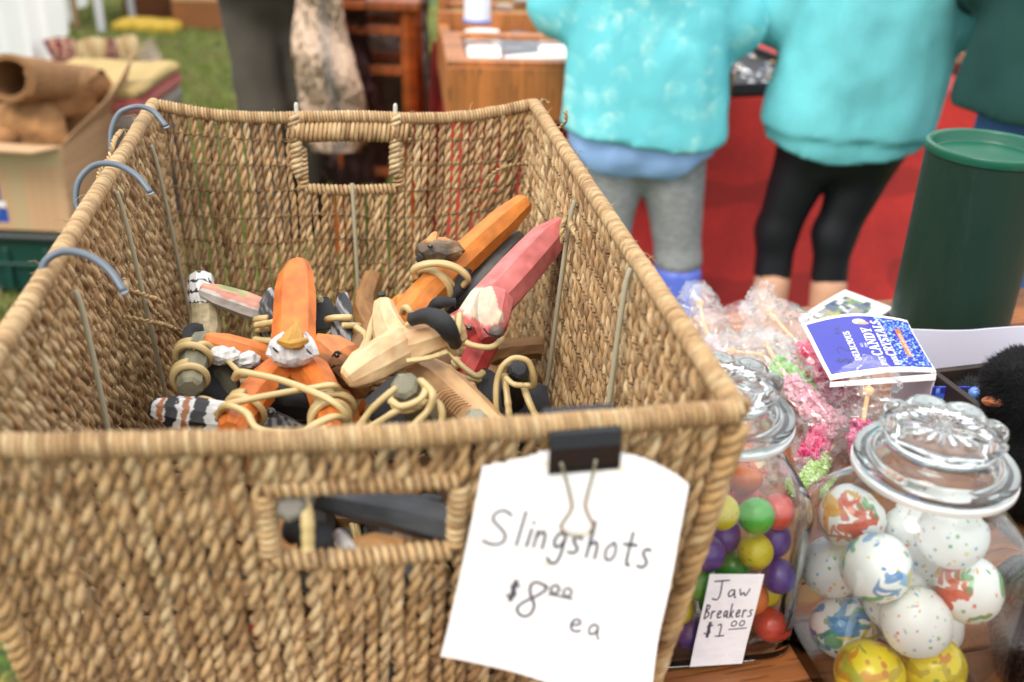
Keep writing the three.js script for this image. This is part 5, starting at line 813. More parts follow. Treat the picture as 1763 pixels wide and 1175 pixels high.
{ // dark braided tray at the lower right
  const c = V(0.425, 0.8, -0.575), t = thing('braided_tray', 'dark brown braided basket tray on the wood at the right edge', 'basket', c.clone()), mt = std('#2b1c17', 0.5);
  for (let r = 0; r < 5; r++) { const P = []; for (let i = 0; i <= 90; i++) { const a = i / 90 * 2 * Math.PI; P.push(V(c.x + Math.cos(a) * (0.066 + r * 0.003), 0.808 + r * 0.0085, c.z + Math.sin(a) * (0.066 + r * 0.003))); } part(t, 'braid', rope(P, { ra: 0.0034, rp: 0.0034, pitch: 0.016, plies: 3, N: EY, T: EX, k: 6 }, () => C('#3a2720')), std('#8a6a58', 0.45, { vertexColors: true })); }
  const g = new THREE.CylinderGeometry(0.064, 0.064, 0.006, 48); g.translate(c.x, 0.8045, c.z); part(t, 'tray_bottom', g, mt);
}

// ------------------------------------------------------------------ the stall behind: red cloth table, display case, trays
const redT = dataTex(256, 256, (u, v) => { const k = 0.86 + 0.14 * pn(u, v, 8, 8, 31) + 0.08 * pn(u, v, 60, 60, 32), st = pn(u, v, 5, 5, 33) > 0.78 ? 0.86 : 1; return [206 * k * st, 50 * k * st, 44 * k * st]; });
const RT = { a: onY(885, 183, 0.665), b: onY(1690, 152, 0.665) };
{
  const dir = RT.b.clone().sub(RT.a).normalize(), dp = V(dir.z, 0, -dir.x), L = RT.a.distanceTo(RT.b) + 0.9, D = 0.9, o = RT.a.clone(), t = thing('cloth_table', 'long trestle table covered by a red cloth down to the grass', 'table', o.clone().setY(0));
  if (dp.z > 0) dp.negate();
  const P = (u, d, y) => o.clone().addScaledVector(dir, u).addScaledVector(dp, d).setY(y);
  part(t, 'table_board', box(P(L / 2, D / 2, 0.64), dir, EY, dp.clone().negate(), L - 0.02, 0.03, D - 0.02), std('#8a6844', 0.7, { map: woodGrey }));
  const N = 150, Mr = 30, g = new THREE.PlaneGeometry(1, 1, N, Mr), p = g.attributes.position, uv = g.attributes.uv; // front drop with soft folds
  for (let i = 0; i < p.count; i++) { const u = (p.getX(i) + 0.5) * L, v = 0.5 - p.getY(i), f = v * (0.028 * Math.sin(u * 7.5 + 1.5 * Math.sin(u * 2.1)) + 0.02 * noise3(u * 4, v * 2, 3)); const q = P(u, -0.012 - f * 0.9 - 0.16 * v * v, 0.664 - v * 0.655); p.setXYZ(i, q.x, q.y, q.z); uv.setXY(i, u * 1.5, v); }
  g.computeVertexNormals();
  const cloth = std('#ffffff', 0.82, { map: redT, bumpMap: rep(clothB, 40, 40), bumpScale: 0.0004 });
  const top = box(P(L / 2, D / 2 - 0.006, 0.6605), dir, EY, dp.clone().negate(), L, 0.009, D + 0.012, 0.003);
  const sd = new THREE.PlaneGeometry(1, 1, 40, 20), sp = sd.attributes.position; for (let i = 0; i < sp.count; i++) { const u = (sp.getX(i) + 0.5) * D, v = 0.5 - sp.getY(i), q = P(-0.01 - 0.03 * v - 0.02 * v * Math.sin(u * 14), u, 0.664 - v * 0.655); sp.setXYZ(i, q.x, q.y, q.z); } sd.computeVertexNormals();
  part(t, 'cloth', merged([g, top, sd]), cloth, 'red cloth with soft folds');
  for (const [u, d] of [[0.1, 0.1], [L - 0.1, 0.1], [0.1, D - 0.1], [L - 0.1, D - 0.1]]) part(t, 'leg', bar(P(u, d, 0), P(u, d, 0.625), 0.04, 0.04), std('#555555', 0.5));
}
const caseWood = std('#ffffff', 0.5, { map: rep(woodT, 2, 1), bumpMap: rep(woodGrey, 2, 1), bumpScale: 0.001, color: C('#f4d6b4') });
{ // wooden display case with a glass top
  const fl = onZ(768, 208, -2.52), fr = onZ(1256, 190, -2.60), X = fr.clone().sub(fl).setY(0).normalize(), Z = V(X.z, 0, -X.x); if (Z.z > 0) Z.negate();
  const W = fr.clone().sub(fl).setY(0).length(), D = 0.62, y0 = 0.672, hF = 0.128, hB = 0.16, o = fl.clone().setY(0), t = thing('display_case', 'wooden display case with a glass top on the red cloth', 'display case', o.clone().setY(y0));
  const P = (a, d, y) => o.clone().addScaledVector(X, a).addScaledVector(Z, d).setY(y), th = 0.03;
  const wall = (a, b, h) => part(t, 'case_side', bar(a.clone().setY(y0 + h / 2), b.clone().setY(y0 + h / 2), h, th, 0.003), caseWood);
  wall(P(0, th / 2, 0), P(W, th / 2, 0), hF); wall(P(0, D - th / 2, 0), P(W, D - th / 2, 0), hB); wall(P(th / 2, th, 0), P(th / 2, D - th, 0), hF); wall(P(W - th / 2, th, 0), P(W - th / 2, D - th, 0), hF);
  for (const d of [0.035, D * 0.6]) part(t, 'top_rail', bar(P(0, d, y0 + hF + 0.006), P(W, d, y0 + hF + 0.006), 0.012, 0.05), caseWood);
  for (const a of [0.025, W - 0.025]) part(t, 'top_rail', bar(P(a, 0.062, y0 + hF + 0.006), P(a, D * 0.6 - 0.027, y0 + hF + 0.006), 0.012, 0.05), caseWood);
  part(t, 'glass_pane', box(P(W / 2, D * 0.3, y0 + hF + 0.004), X, EY, Z.clone().negate(), W - 0.06, 0.003, D * 0.6 - 0.08, 0.001), phys('#ffffff', 0.02, { transmission: 1, thickness: 0, specularIntensity: 0.35 }));
  part(t, 'case_floor', box(P(W / 2, D / 2, y0 + 0.008), X, EY, Z.clone().negate(), W - 0.06, 0.014, D - 0.06), std('#8d9197', 0.8));
  const yc = y0 + hF - 0.016, cards = [['large white card left of the middle inside the display case', '#f2f1ee', [800, 52, 858, 48, 863, 107, 806, 109]], ['large white card at the right inside the display case', '#efeeea', [930, 50, 1004, 45, 1006, 98, 927, 102]], ['narrow pale blue card at the left end of the display case', '#b9c8e0', [772, 62, 788, 60, 794, 108, 780, 109]], ['thin white card strip along the front of the display case', '#e4e4e0', [868, 97, 985, 90, 985, 101, 869, 107]], ['torn white slip lying over the right card in the display case', '#f4f4f0', [925, 44, 960, 40, 970, 58, 935, 56]]];
  cards.forEach(([lab, c, q], i) => { const Y = yc + 0.003 * i, p = [0, 2, 4, 6].map((k) => onY(q[k], q[k + 1], Y)), k = thing('paper_card', lab, 'card', p[0].clone()); part(k, 'card', sheet(p[0], p[1], p[2], p[3], EY, (u, v) => 0.003 * Math.sin(u * 3), 6, 6, () => 0, 0.002), std(c, 0.7)); });
  for (let i = 0; i < 12; i++) { const p = onY(rr(868, 925), rr(54, 92), yc - 0.006), k = thing('grey_bundle', 'dark grey wrapped bundle between the white cards in the display case', 'bundle', p.clone(), 'dark bundles in the display case'); part(k, 'wrapping', lump(p, 0.032, 0.01, 0.022, { ax: [X, EY, Z.clone().negate()], col: pick(['#5d6672', '#454d5a', '#7d858f', '#8f979f'].map(C)), jit: 0.12 }), M.vc); }
  for (let i = 0; i < 7; i++) { const q = P(0.18 + i * 0.055, 0.24 + 0.02 * (i % 3), y0 + hF - 0.045), k = thing('knife', 'grey bladed knife among dark goods in the display case', 'knife', q.clone(), 'knives in the display case'), d = V(rr(-1, 1), 0, rr(-0.6, 0.6)).normalize(); part(k, 'blade', bar(q, q.clone().addScaledVector(d, 0.09), 0.003, 0.018, 0.001), std('#8f969e', 0.3, { metalness: 0.7 })); part(k, 'handle', bar(q, q.clone().addScaledVector(d, -0.08), 0.014, 0.02, 0.004), std(i % 2 ? '#2a2c33' : '#4b5462', 0.5)); }
  { const q = P(0.10, D * 0.6 + 0.05, y0 + hB), k = thing('plastic_tub', 'white plastic tub with a blue rim on the display case', 'tub', q.clone()); const g = new THREE.LatheGeometry([[0.0001, 0], [0.034, 0], [0.036, 0.006], [0.036, 0.1], [0.031, 0.11], [0.0001, 0.11]].map(([r, y]) => new THREE.Vector2(r, y)), 40); g.translate(q.x, q.y, q.z); part(k, 'tub', g, std('#dfe2ea', 0.4)); const r = new THREE.TorusGeometry(0.0365, 0.0035, 8, 40); r.rotateX(Math.PI / 2); r.translate(q.x, q.y + 0.006, q.z); part(k, 'blue_rim', r, std('#3f63c0', 0.4)); }
  const k = thing('goods_rack', 'low wooden rack of grey goods at the back of the display case', 'rack', P(W / 2, D, y0)); for (let i = 0; i < 3; i++) part(k, 'shelf', box(P(W * 0.45, D + 0.08 + i * 0.1, y0 + 0.12 + 0.03 * i), X, EY, Z.clone().negate(), W * 0.85, 0.012, 0.09), caseWood); for (const a of [0.03, W * 0.87]) part(k, 'upright', bar(P(a, D + 0.2, y0), P(a, D + 0.2, y0 + 0.22), 0.02, 0.3), caseWood);
  for (let i = 0; i < 9; i++) part(k, 'bundle', lump(P(0.2 + i * 0.06, D + 0.1 + 0.05 * (i % 3), y0 + 0.15 + 0.012 * (i % 3)), 0.03, 0.014, 0.03, { col: pick(['#7d8187', '#a39a8a', '#5f646b', '#c2b8a6'].map(C)) }), M.vc);
}
{ // black jewellery tray between the two children
  const a = onY(1262, 163, 0.675), b = onY(1420, 156, 0.675), X = b.clone().sub(a).normalize(), Z = V(X.z, 0, -X.x); if (Z.z > 0) Z.negate();
  const W = 0.36, D = 0.72, P = (u, d, y) => a.clone().addScaledVector(X, u - 0.02).addScaledVector(Z, d).setY(y), t = thing('jewellery_tray', 'black tray of small silver jewellery between the two children', 'tray', P(0, 0, 0.668)), bk = std('#15161c', 0.7);
  part(t, 'tray_base', box(P(W / 2, D / 2, 0.675), X, EY, Z.clone().negate(), W, 0.014, D), bk); for (const [u0, d0, u1, d1] of [[0, 0, W, 0], [0, D, W, D], [0, 0, 0, D], [W, 0, W, D]]) part(t, 'tray_edge', bar(P(u0, d0, 0.69), P(u1, d1, 0.69), 0.03, 0.01), bk);
  for (let i = 0; i < 110; i++) { const q = P(0.02 + rnd() * (W - 0.04), 0.03 + rnd() * (D - 0.06), 0.688), big = i < 8, g = big ? new RoundedBoxGeometry(0.022, 0.006, 0.022, 1, 0.001) : new THREE.TorusGeometry(rr(0.004, 0.008), 0.0022, 6, 14); if (!big) g.rotateX(Math.PI / 2 + rr(-0.5, 0.5)); g.rotateY(rr(0, 3)); if (big) q.copy(P(0.03 + (i % 4) * 0.05, 0.22 + Math.floor(i / 4) * 0.09, 0.688)); g.translate(q.x, q.y, q.z); part(t, big ? 'price_tag' : 'ring', g, big ? std('#f2f2f2', 0.6) : std(pick(['#b9bcc4', '#c9a45a', '#8f97a8', '#d9dbe0']), 0.25, { metalness: 0.9 })); }
  const k = thing('leather_goods', 'heap of brown leather goods at the right end of the red table', 'leather goods', onY(1640, 105, 0.69)); for (let i = 0; i < 9; i++) part(k, 'leather_piece', lump(onY(1622 + rr(-14, 40), 88 + rr(-34, 34), 0.69), 0.045, 0.022, 0.045, { col: pick(['#5c3a28', '#7a5038', '#46302a', '#8f6a50'].map(C)), jit: 0.14 }), M.vc);
}
// ------------------------------------------------------------------ people
const skinC = std('#d8a487', 0.55);
// joints in world metres; clothes are shells round the same limbs
function figure(name, lab, o) {
  const { hip, lean = V(0, 0, 0), H: ht, feet, elbows, wrists, shirt, pants, hair, shoes, hemY, pantsY, sh = 0.125 * ht, legR = [0.075, 0.05, 0.036] } = o;
  const base = V(hip.x, 0, hip.z), t = thing(name, lab, 'person', base), chest = hip.clone().add(V(lean.x, ht * 0.26, lean.z)), neck = chest.clone().add(V(lean.x * 0.3, ht * 0.10, -0.01)), headC = neck.clone().add(V(0, ht * 0.095, -0.02));
  const S = [-1, 1].map((s) => chest.clone().add(V(s * sh, ht * 0.05, 0))), hips = [-1, 1].map((s) => hip.clone().add(V(s * 0.052 * ht, -0.02, 0))), knees = [0, 1].map((i) => o.knees ? o.knees[i] : hips[i].clone().lerp(feet[i], 0.48).add(V(0, 0, -0.012)));
  const legs = [0, 1].flatMap((i) => [capsule(hips[i], knees[i], legR[0], legR[1]), capsule(knees[i], feet[i].clone().setY(0.07), legR[1], legR[2]), capsule(knees[i].clone().lerp(feet[i], 0.3).add(V(0, 0, 0.012)), knees[i].clone().lerp(feet[i], 0.45).add(V(0, 0, 0.008)), legR[1] * 0.9, legR[1] * 0.8)]);
  const footF = feet.map((f) => capsule(f.clone().setY(0.045).add(V(0, 0, 0.02)), f.clone().setY(0.035).add(V(0, 0, -0.11 * ht / 1.3)), 0.036, 0.03));
  const arms = [0, 1].flatMap((i) => [capsule(S[i], elbows[i], 0.03 * ht / 1.3 + 0.008, 0.031), capsule(elbows[i], wrists[i], 0.031, 0.021)]);
  const torso = [capsule(hip, chest, 0.082 * ht / 1.1, 0.092 * ht / 1.1), capsule(S[0].clone().lerp(chest, 0.35), S[1].clone().lerp(chest, 0.35), 0.065 * ht / 1.2, 0.065 * ht / 1.2), capsule(chest, neck, 0.05, 0.04), capsule(neck, headC, 0.038, 0.04)];
  const head = [ellip(headC.clone().add(V(0, 0.03, 0)), 0.068, 0.088, 0.08), ellip(headC.clone().add(V(0, -0.03, -0.025)), 0.048, 0.05, 0.05), capsule(headC.clone().add(V(0, 0.0, -0.083)), headC.clone().add(V(0, 0.03, -0.076)), 0.011, 0.007), ...[-1, 1].map((s) => ellip(headC.clone().add(V(s * 0.07, 0.005, 0.005)), 0.009, 0.026, 0.018))];
  const all = blend([...legs, ...footF, ...arms, ...torso, ...head], 0.025);
  const pts = [hip, chest, headC.clone().add(V(0, 0.13, 0)), ...feet.map((f) => f.clone().setY(-0.01)), ...elbows, ...wrists, ...S], bb = new THREE.Box3().setFromPoints(pts).expandByScalar(0.24); bb.min.y = -0.01;
  const gs = [sdfMesh(all, bb.min, bb.max, 0.013)];
  wrists.forEach((w, i) => { // palm, four fingers of unequal length, thumb
    const d = w.clone().sub(elbows[i]).normalize(), sd = V(0, 1, 0).cross(d).normalize(), nn = d.clone().cross(sd), k = ht / 1.75, at2 = (a, b, c) => w.clone().addScaledVector(d, a * k).addScaledVector(sd, b * k).addScaledVector(nn, c * k), f = [capsule(w.clone().addScaledVector(d, -0.03), at2(0.02, 0, 0), 0.023, 0.026 * k), ellip(at2(0.05, 0, 0), 0.04 * k, 0.03 * k, 0.04 * k)];
    [[-0.032, 0.062], [-0.011, 0.078], [0.011, 0.073], [0.031, 0.056]].forEach(([b, l]) => f.push(capsule(at2(0.075, b, 0), at2(0.075 + l * 0.5, b * 1.15, -0.008), 0.0095 * k, 0.009 * k), capsule(at2(0.075 + l * 0.5, b * 1.15, -0.008), at2(0.075 + l * 0.9, b * 1.2, -0.028), 0.009 * k, 0.0075 * k)));
    const th = i ? -1 : 1; f.push(capsule(at2(0.03, th * 0.03, 0), at2(0.065, th * 0.058, -0.01), 0.012 * k, 0.0105 * k), capsule(at2(0.065, th * 0.058, -0.01), at2(0.095, th * 0.055, -0.02), 0.0105 * k, 0.008 * k));
    const b3 = new THREE.Box3().setFromPoints([w, at2(0.16, 0, 0), at2(0.06, 0.06, 0), at2(0.06, -0.06, 0)]).expandByScalar(0.035); gs.push(sdfMesh(blend(f, 0.008), b3.min, b3.max, 0.004));
  });
  part(t, 'body', merged(gs), skinC);
  for (const s of [-1, 1]) { const g = new THREE.SphereGeometry(0.0105, 12, 10); g.translate(headC.x + s * 0.029, headC.y + 0.028, headC.z - 0.071); part(t, 'eye', g, phys('#2a211c', 0.2)); }
  part(t, 'mouth', (() => { const g = new THREE.SphereGeometry(1, 12, 8); g.scale(0.02, 0.005, 0.006); g.translate(headC.x, headC.y - 0.035, headC.z - 0.073); return g; })(), std('#a8584e', 0.5));
  const hc = headC.clone().add(V(0, 0.045, 0.018)), hf = blend([ellip(hc, 0.078, 0.088, 0.085), capsule(hc.clone().add(V(0, -0.02, 0.05)), hc.clone().add(V(0, -hair[1], 0.05)), 0.06, 0.035)], 0.04), cut = (x, y, z) => Math.max(hf(x, y, z) + 0.004 * noise3(x * 90, y * 12, z * 90), -(z - (headC.z - 0.052)));
  part(t, 'hair', sdfMesh(cut, hc.clone().add(V(-0.13, -hair[1] - 0.08, -0.12)), hc.clone().add(V(0.13, 0.12, 0.16)), 0.008), std(hair[0], 0.6));
  // trousers
  const wr = (x, y, z, f, a) => a * (noise3(x * f, y * f * 0.8, z * f) - 0.5) * 2;
  const legsC = [0, 1].flatMap((i) => [capsule(hips[i], knees[i], legR[0] + 0.008 + pants.loose * 0.6, legR[1] + pants.loose), capsule(knees[i], feet[i].clone().setY(0.05), legR[1] + pants.loose, legR[2] + pants.loose)]), seat = capsule(hip.clone().add(V(-0.03, 0.01, 0)), hip.clone().add(V(0.03, 0.01, 0)), 0.1 * ht / 1.15, 0.1 * ht / 1.15), pf = blend([...legsC, seat], 0.03);
  const pm = part(t, 'trousers', sdfMesh((x, y, z) => Math.max(pf(x, y, z) + wr(x, y, z, 16, pants.wr || 0.004), pantsY - y, y - (hip.y + 0.12)), bb.min, new THREE.Vector3(bb.max.x, hip.y + 0.16, bb.max.z), 0.011), pants.mat);
  // top: torso and sleeves
  const w = shirt.w || 0, tf = blend([capsule(hip.clone().add(V(-0.05 - w, 0, 0)), chest.clone().add(V(-0.04, 0, 0)), 0.105 * ht / 1.25 + shirt.loose + (shirt.flare || 0), 0.1 * ht / 1.25 + shirt.loose), capsule(hip.clone().add(V(0.05 + w, 0, 0)), chest.clone().add(V(0.04, 0, 0)), 0.105 * ht / 1.25 + shirt.loose + (shirt.flare || 0), 0.1 * ht / 1.25 + shirt.loose), capsule(S[0].clone().lerp(chest, 0.3), S[1].clone().lerp(chest, 0.3), 0.07 * ht / 1.2 + shirt.loose * 0.6, 0.07 * ht / 1.2 + shirt.loose * 0.6), ...[0, 1].flatMap((i) => [capsule(S[i], elbows[i], 0.045 + shirt.loose * 0.6, 0.047 + shirt.loose), capsule(elbows[i], wrists[i].clone().lerp(elbows[i], shirt.sleeve), 0.047 + shirt.loose, 0.033 + shirt.loose * 0.4)])], 0.04);
  const top = (x, y, z) => { let d = tf(x, y, z) + wr(x, y, z, 13, shirt.wr || 0.006) + wr(x, y * 0.35 + x * 0.3, z, 26, 0.005) + wr(x, y, z, 42, 0.0018); if (shirt.rib && y < hemY + shirt.rib) d += 0.012 * smooth(hemY + shirt.rib, hemY + shirt.rib - 0.02, y) + 0.012 * smooth(0.022, 0, Math.abs(y - hemY - shirt.rib)) * (0.6 + 0.4 * Math.sin(x * 60)); const hem = hemY + (shirt.hem ? shirt.hem(x) : 0); return Math.max(d, hem - y, y - (neck.y - 0.012)); };
  const tm = part(t, 'top', sdfMesh(top, bb.min.clone().setY(hemY - 0.06), bb.max, 0.0105), shirt.mat);
  if (o.under) part(t, 'undershirt', sdfMesh((x, y, z) => { const v = Math.max(tf(x, y, z) + 0.02 + wr(x, y * 0.3, z, 34, 0.006), o.under.y(x) - y, y - hemY - 0.02); return v; }, bb.min.clone().setY(hemY - 0.14), V(bb.max.x, hemY + 0.05, bb.max.z), 0.0105), o.under.mat);
  const footwear = shoes.boot ? blend([0, 1].flatMap((i) => [capsule(knees[i].clone().lerp(feet[i], 0.08).setY(shoes.boot), feet[i].clone().setY(0.06), 0.052, 0.046), footF[i]]), 0.03) : blend(footF, 0.02);
  part(t, shoes.boot ? 'boots' : 'shoes', sdfMesh((x, y, z) => Math.max(footwear(x, y, z) - 0.008, 0.004 - y, y - (shoes.boot || 0.1)), bb.min, V(bb.max.x, (shoes.boot || 0.1) + 0.03, bb.max.z), 0.01), shoes.mat);
  return t;
}
const palmT = canvasTex(1024, 1024, (g, w, h) => {
  g.fillStyle = '#6ccfda'; g.fillRect(0, 0, w, h); g.lineCap = 'round';
  for (let i = 0; i < 210; i++) { const x = rr(0, w), y = rr(0, h), a0 = rr(0, 6.28), n = 11; g.strokeStyle = pick(['#8fe4e6', '#b2eeec', '#74dae2', '#c8f2ec', '#86e0e6']); g.globalAlpha = rr(0.22, 0.6); for (let k = 0; k < n; k++) { const a = a0 + (k / n - 0.5) * 2.6, l = rr(34, 80); for (const [ox, oy] of [[0, 0], [w, 0], [-w, 0], [0, h], [0, -h]]) { g.lineWidth = rr(2.5, 6); g.beginPath(); g.moveTo(x + ox, y + oy); g.quadraticCurveTo(x + ox + Math.cos(a) * l * 0.6, y + oy + Math.sin(a) * l * 0.6 - 8, x + ox + Math.cos(a) * l, y + oy + Math.sin(a) * l + 6); g.stroke(); } } }
  g.globalAlpha = 1;
});
palmT.repeat.set(2.2, 2.2);
const heather = dataTex(256, 256, (u, v) => { const k = 0.8 + 0.2 * pn(u, v, 30, 120, 41) + 0.1 * pn(u, v, 120, 120, 42); return [150 * k, 152 * k, 154 * k]; });
const fleece = dataTex(256, 256, grey((u, v) => 0.9 + 0.06 * pn(u, v, 8, 8, 43) + 0.04 * pn(u, v, 90, 90, 44)));
figure('person', 'child in a teal palm print top, grey leggings and blue boots seen from behind', {
  hip: V(0.285, 0.69, -2.42), lean: V(-0.01, 0, -0.01), H: 1.3, sh: 0.125, feet: [V(0.21, 0, -2.43), V(0.425, 0, -2.42)], knees: [V(0.225, 0.37, -2.44), V(0.398, 0.37, -2.43)], elbows: [V(0.082, 0.965, -2.46), V(0.468, 0.94, -2.46)], wrists: [V(0.12, 0.93, -2.66), V(0.42, 0.90, -2.66)],
  legR: [0.072, 0.048, 0.034], hemY: 0.688, pantsY: 0.355, pants: { loose: 0.004, wr: 0.004, mat: std('#ffffff', 0.85, { map: rep(heather, 3, 3) }) }, hair: ['#7a5636', 0.2], shoes: { boot: 0.36, mat: std('#5d72cf', 0.4) },
  shirt: { loose: 0.024, w: 0.004, flare: 0.006, sleeve: 0.06, wr: 0.006, mat: std('#ffffff', 0.85, { map: palmT, bumpMap: rep(clothB, 60, 60), bumpScale: 0.0004 }), hem: (x) => 0.01 * Math.sin(x * 12) }, under: { y: (x) => 0.598 + 0.05 * smooth(0.35, 0.43, x) + 0.045 * smooth(0.18, 0.12, x) + 0.004 * Math.sin(x * 50), mat: std('#9cc2f8', 0.8) } });
figure('person', 'child in a plain aqua sweatshirt and black cropped leggings seen from behind', {
  hip: V(0.757, 0.70, -2.44), lean: V(0.03, 0, -0.03), H: 1.36, sh: 0.13, feet: [V(0.655, 0, -2.44), V(0.79, 0, -2.42)], knees: [V(0.638, 0.45, -2.46), V(0.776, 0.45, -2.44)], elbows: [V(0.59, 0.965, -2.50), V(1.0, 0.985, -2.44)], wrists: [V(0.52, 0.91, -2.66), V(0.97, 0.93, -2.66)],
  legR: [0.066, 0.042, 0.033], hemY: 0.655, pantsY: 0.325, pants: { loose: 0.005, wr: 0.003, mat: std('#0e0f17', 0.55) }, hair: ['#4a3524', 0.25], shoes: { mat: std('#c9c9d2', 0.6) },
  shirt: { loose: 0.032, w: 0.008, flare: -0.002, sleeve: 0.05, wr: 0.009, rib: 0.062, mat: std('#74d2da', 0.88, { map: rep(fleece, 3, 3), bumpMap: rep(clothB, 50, 50), bumpScale: 0.0004 }), hem: (x) => 0.03 * Math.pow((x - 0.73) / 0.15, 2) } });
figure('person', 'adult in a dark green top and blue jeans at the right edge of the photo', {
  hip: V(1.12, 0.86, -2.12), lean: V(0.0, 0, -0.01), H: 1.68, sh: 0.17, feet: [V(1.02, 0, -2.12), V(1.2, 0, -2.12)], elbows: [V(0.93, 1.1, -2.18), V(1.35, 1.08, -2.16)], wrists: [V(0.97, 1.03, -2.38), V(1.28, 1.0, -2.36)],
  legR: [0.092, 0.062, 0.045], hemY: 0.845, pantsY: 0.05, pants: { loose: 0.016, wr: 0.005, mat: std('#3c5f92', 0.85, { map: rep(fleece, 4, 4) }) }, hair: ['#3a2a1f', 0.16], shoes: { mat: std('#3b342e', 0.6) },
  shirt: { loose: 0.03, w: 0.03, sleeve: 0.05, wr: 0.008, mat: std('#0b3a35', 0.9) } });
figure('person', 'adult in dark grey brown trousers standing on the grass behind the basket', {
  hip: V(-0.765, 0.86, -3.42), lean: V(0, 0, 0), H: 1.74, sh: 0.18, feet: [V(-0.80, 0, -3.36), V(-0.74, 0, -3.52)], elbows: [V(-0.99, 1.16, -3.4), V(-0.55, 1.16, -3.4)], wrists: [V(-0.92, 1.2, -3.62), V(-0.62, 1.2, -3.62)],
  legR: [0.085, 0.06, 0.045], hemY: 0.83, pantsY: 0.05, pants: { loose: 0.024, wr: 0.007, mat: std('#4d483f', 0.9, { map: rep(fleece, 4, 4) }) }, hair: ['#4a4038', 0.1], shoes: { mat: std('#2c2622', 0.6) },
  shirt: { loose: 0.03, w: 0.02, sleeve: 0.05, mat: std('#5c6a56', 0.9) } });
// ------------------------------------------------------------------ pelts and the stool
const stoolW = std('#ffffff', 0.45, { map: rep(woodT, 2, 1), color: C('#e6a878') });
{
  const c = V(-0.455, 0, -3.40), t = thing('wooden_stool', 'orange brown wooden bar stool beside the hanging pelts', 'stool', c.clone()), w = 0.098;
  part(t, 'seat', abox(c.x, 0.815, c.z, 0.27, 0.03, 0.27, 0.008), stoolW);
  const L = (sx, sz, y) => V(c.x + sx * lerp(w + 0.025, w, y / 0.8), y, c.z + sz * lerp(w + 0.025, w, y / 0.8));
  for (const sx of [-1, 1]) for (const sz of [-1, 1]) part(t, 'leg', bar(L(sx, sz, 0), L(sx, sz, 0.8), 0.036, 0.036, 0.004), stoolW);
  for (const [y, ax] of [[0.62, 0], [0.3, 0], [0.5, 1], [0.22, 1], [0.74, 0], [0.74, 1]]) for (const s of [-1, 1]) part(t, 'rung', ax ? bar(L(s, -1, y), L(s, 1, y), 0.028, 0.018) : bar(L(-1, s, y), L(1, s, y), 0.028, 0.018), stoolW);
}
function pelt(lab, pts, halfW, colF, n, len) { // a hanging skin: spine points with half widths
  const t = thing('fur_pelt', lab, 'pelt', pts[0].clone(), undefined), cv = new THREE.CatmullRomCurve3(pts), N = 40, Kk = 18, pos = [], idx = [];
  for (let i = 0; i <= N; i++) { const u = i / N, c = cv.getPointAt(u), w = halfW(u); for (let j = 0; j <= Kk; j++) { const a = j / Kk * 2 * Math.PI; pos.push(c.x + Math.cos(a) * w * (1 + 0.1 * noise3(u * 9, a, 1)), c.y, c.z + Math.sin(a) * w * 0.32 + 0.012 * Math.sin(u * 12 + a)); if (i && j) { const A = (i - 1) * (Kk + 1) + j - 1, B = A + Kk + 1; idx.push(A, A + 1, B, A + 1, B + 1, B); } } }
  let g = new THREE.BufferGeometry(); g.setAttribute('position', new THREE.Float32BufferAttribute(pos, 3)); g.setIndex(idx); g = mergeVertices(g); g.computeVertexNormals();
  tintBy(g, (x, y, z) => colF(V(x, y, z))); part(t, 'hide', g.clone(), std('#ffffff', 0.9, { vertexColors: true })); furry(t, 'fur', g, n, len, null, { w: 0.0014, comb: V(0, -3.4, 0), col: (p) => colF(p) }); return t;
}
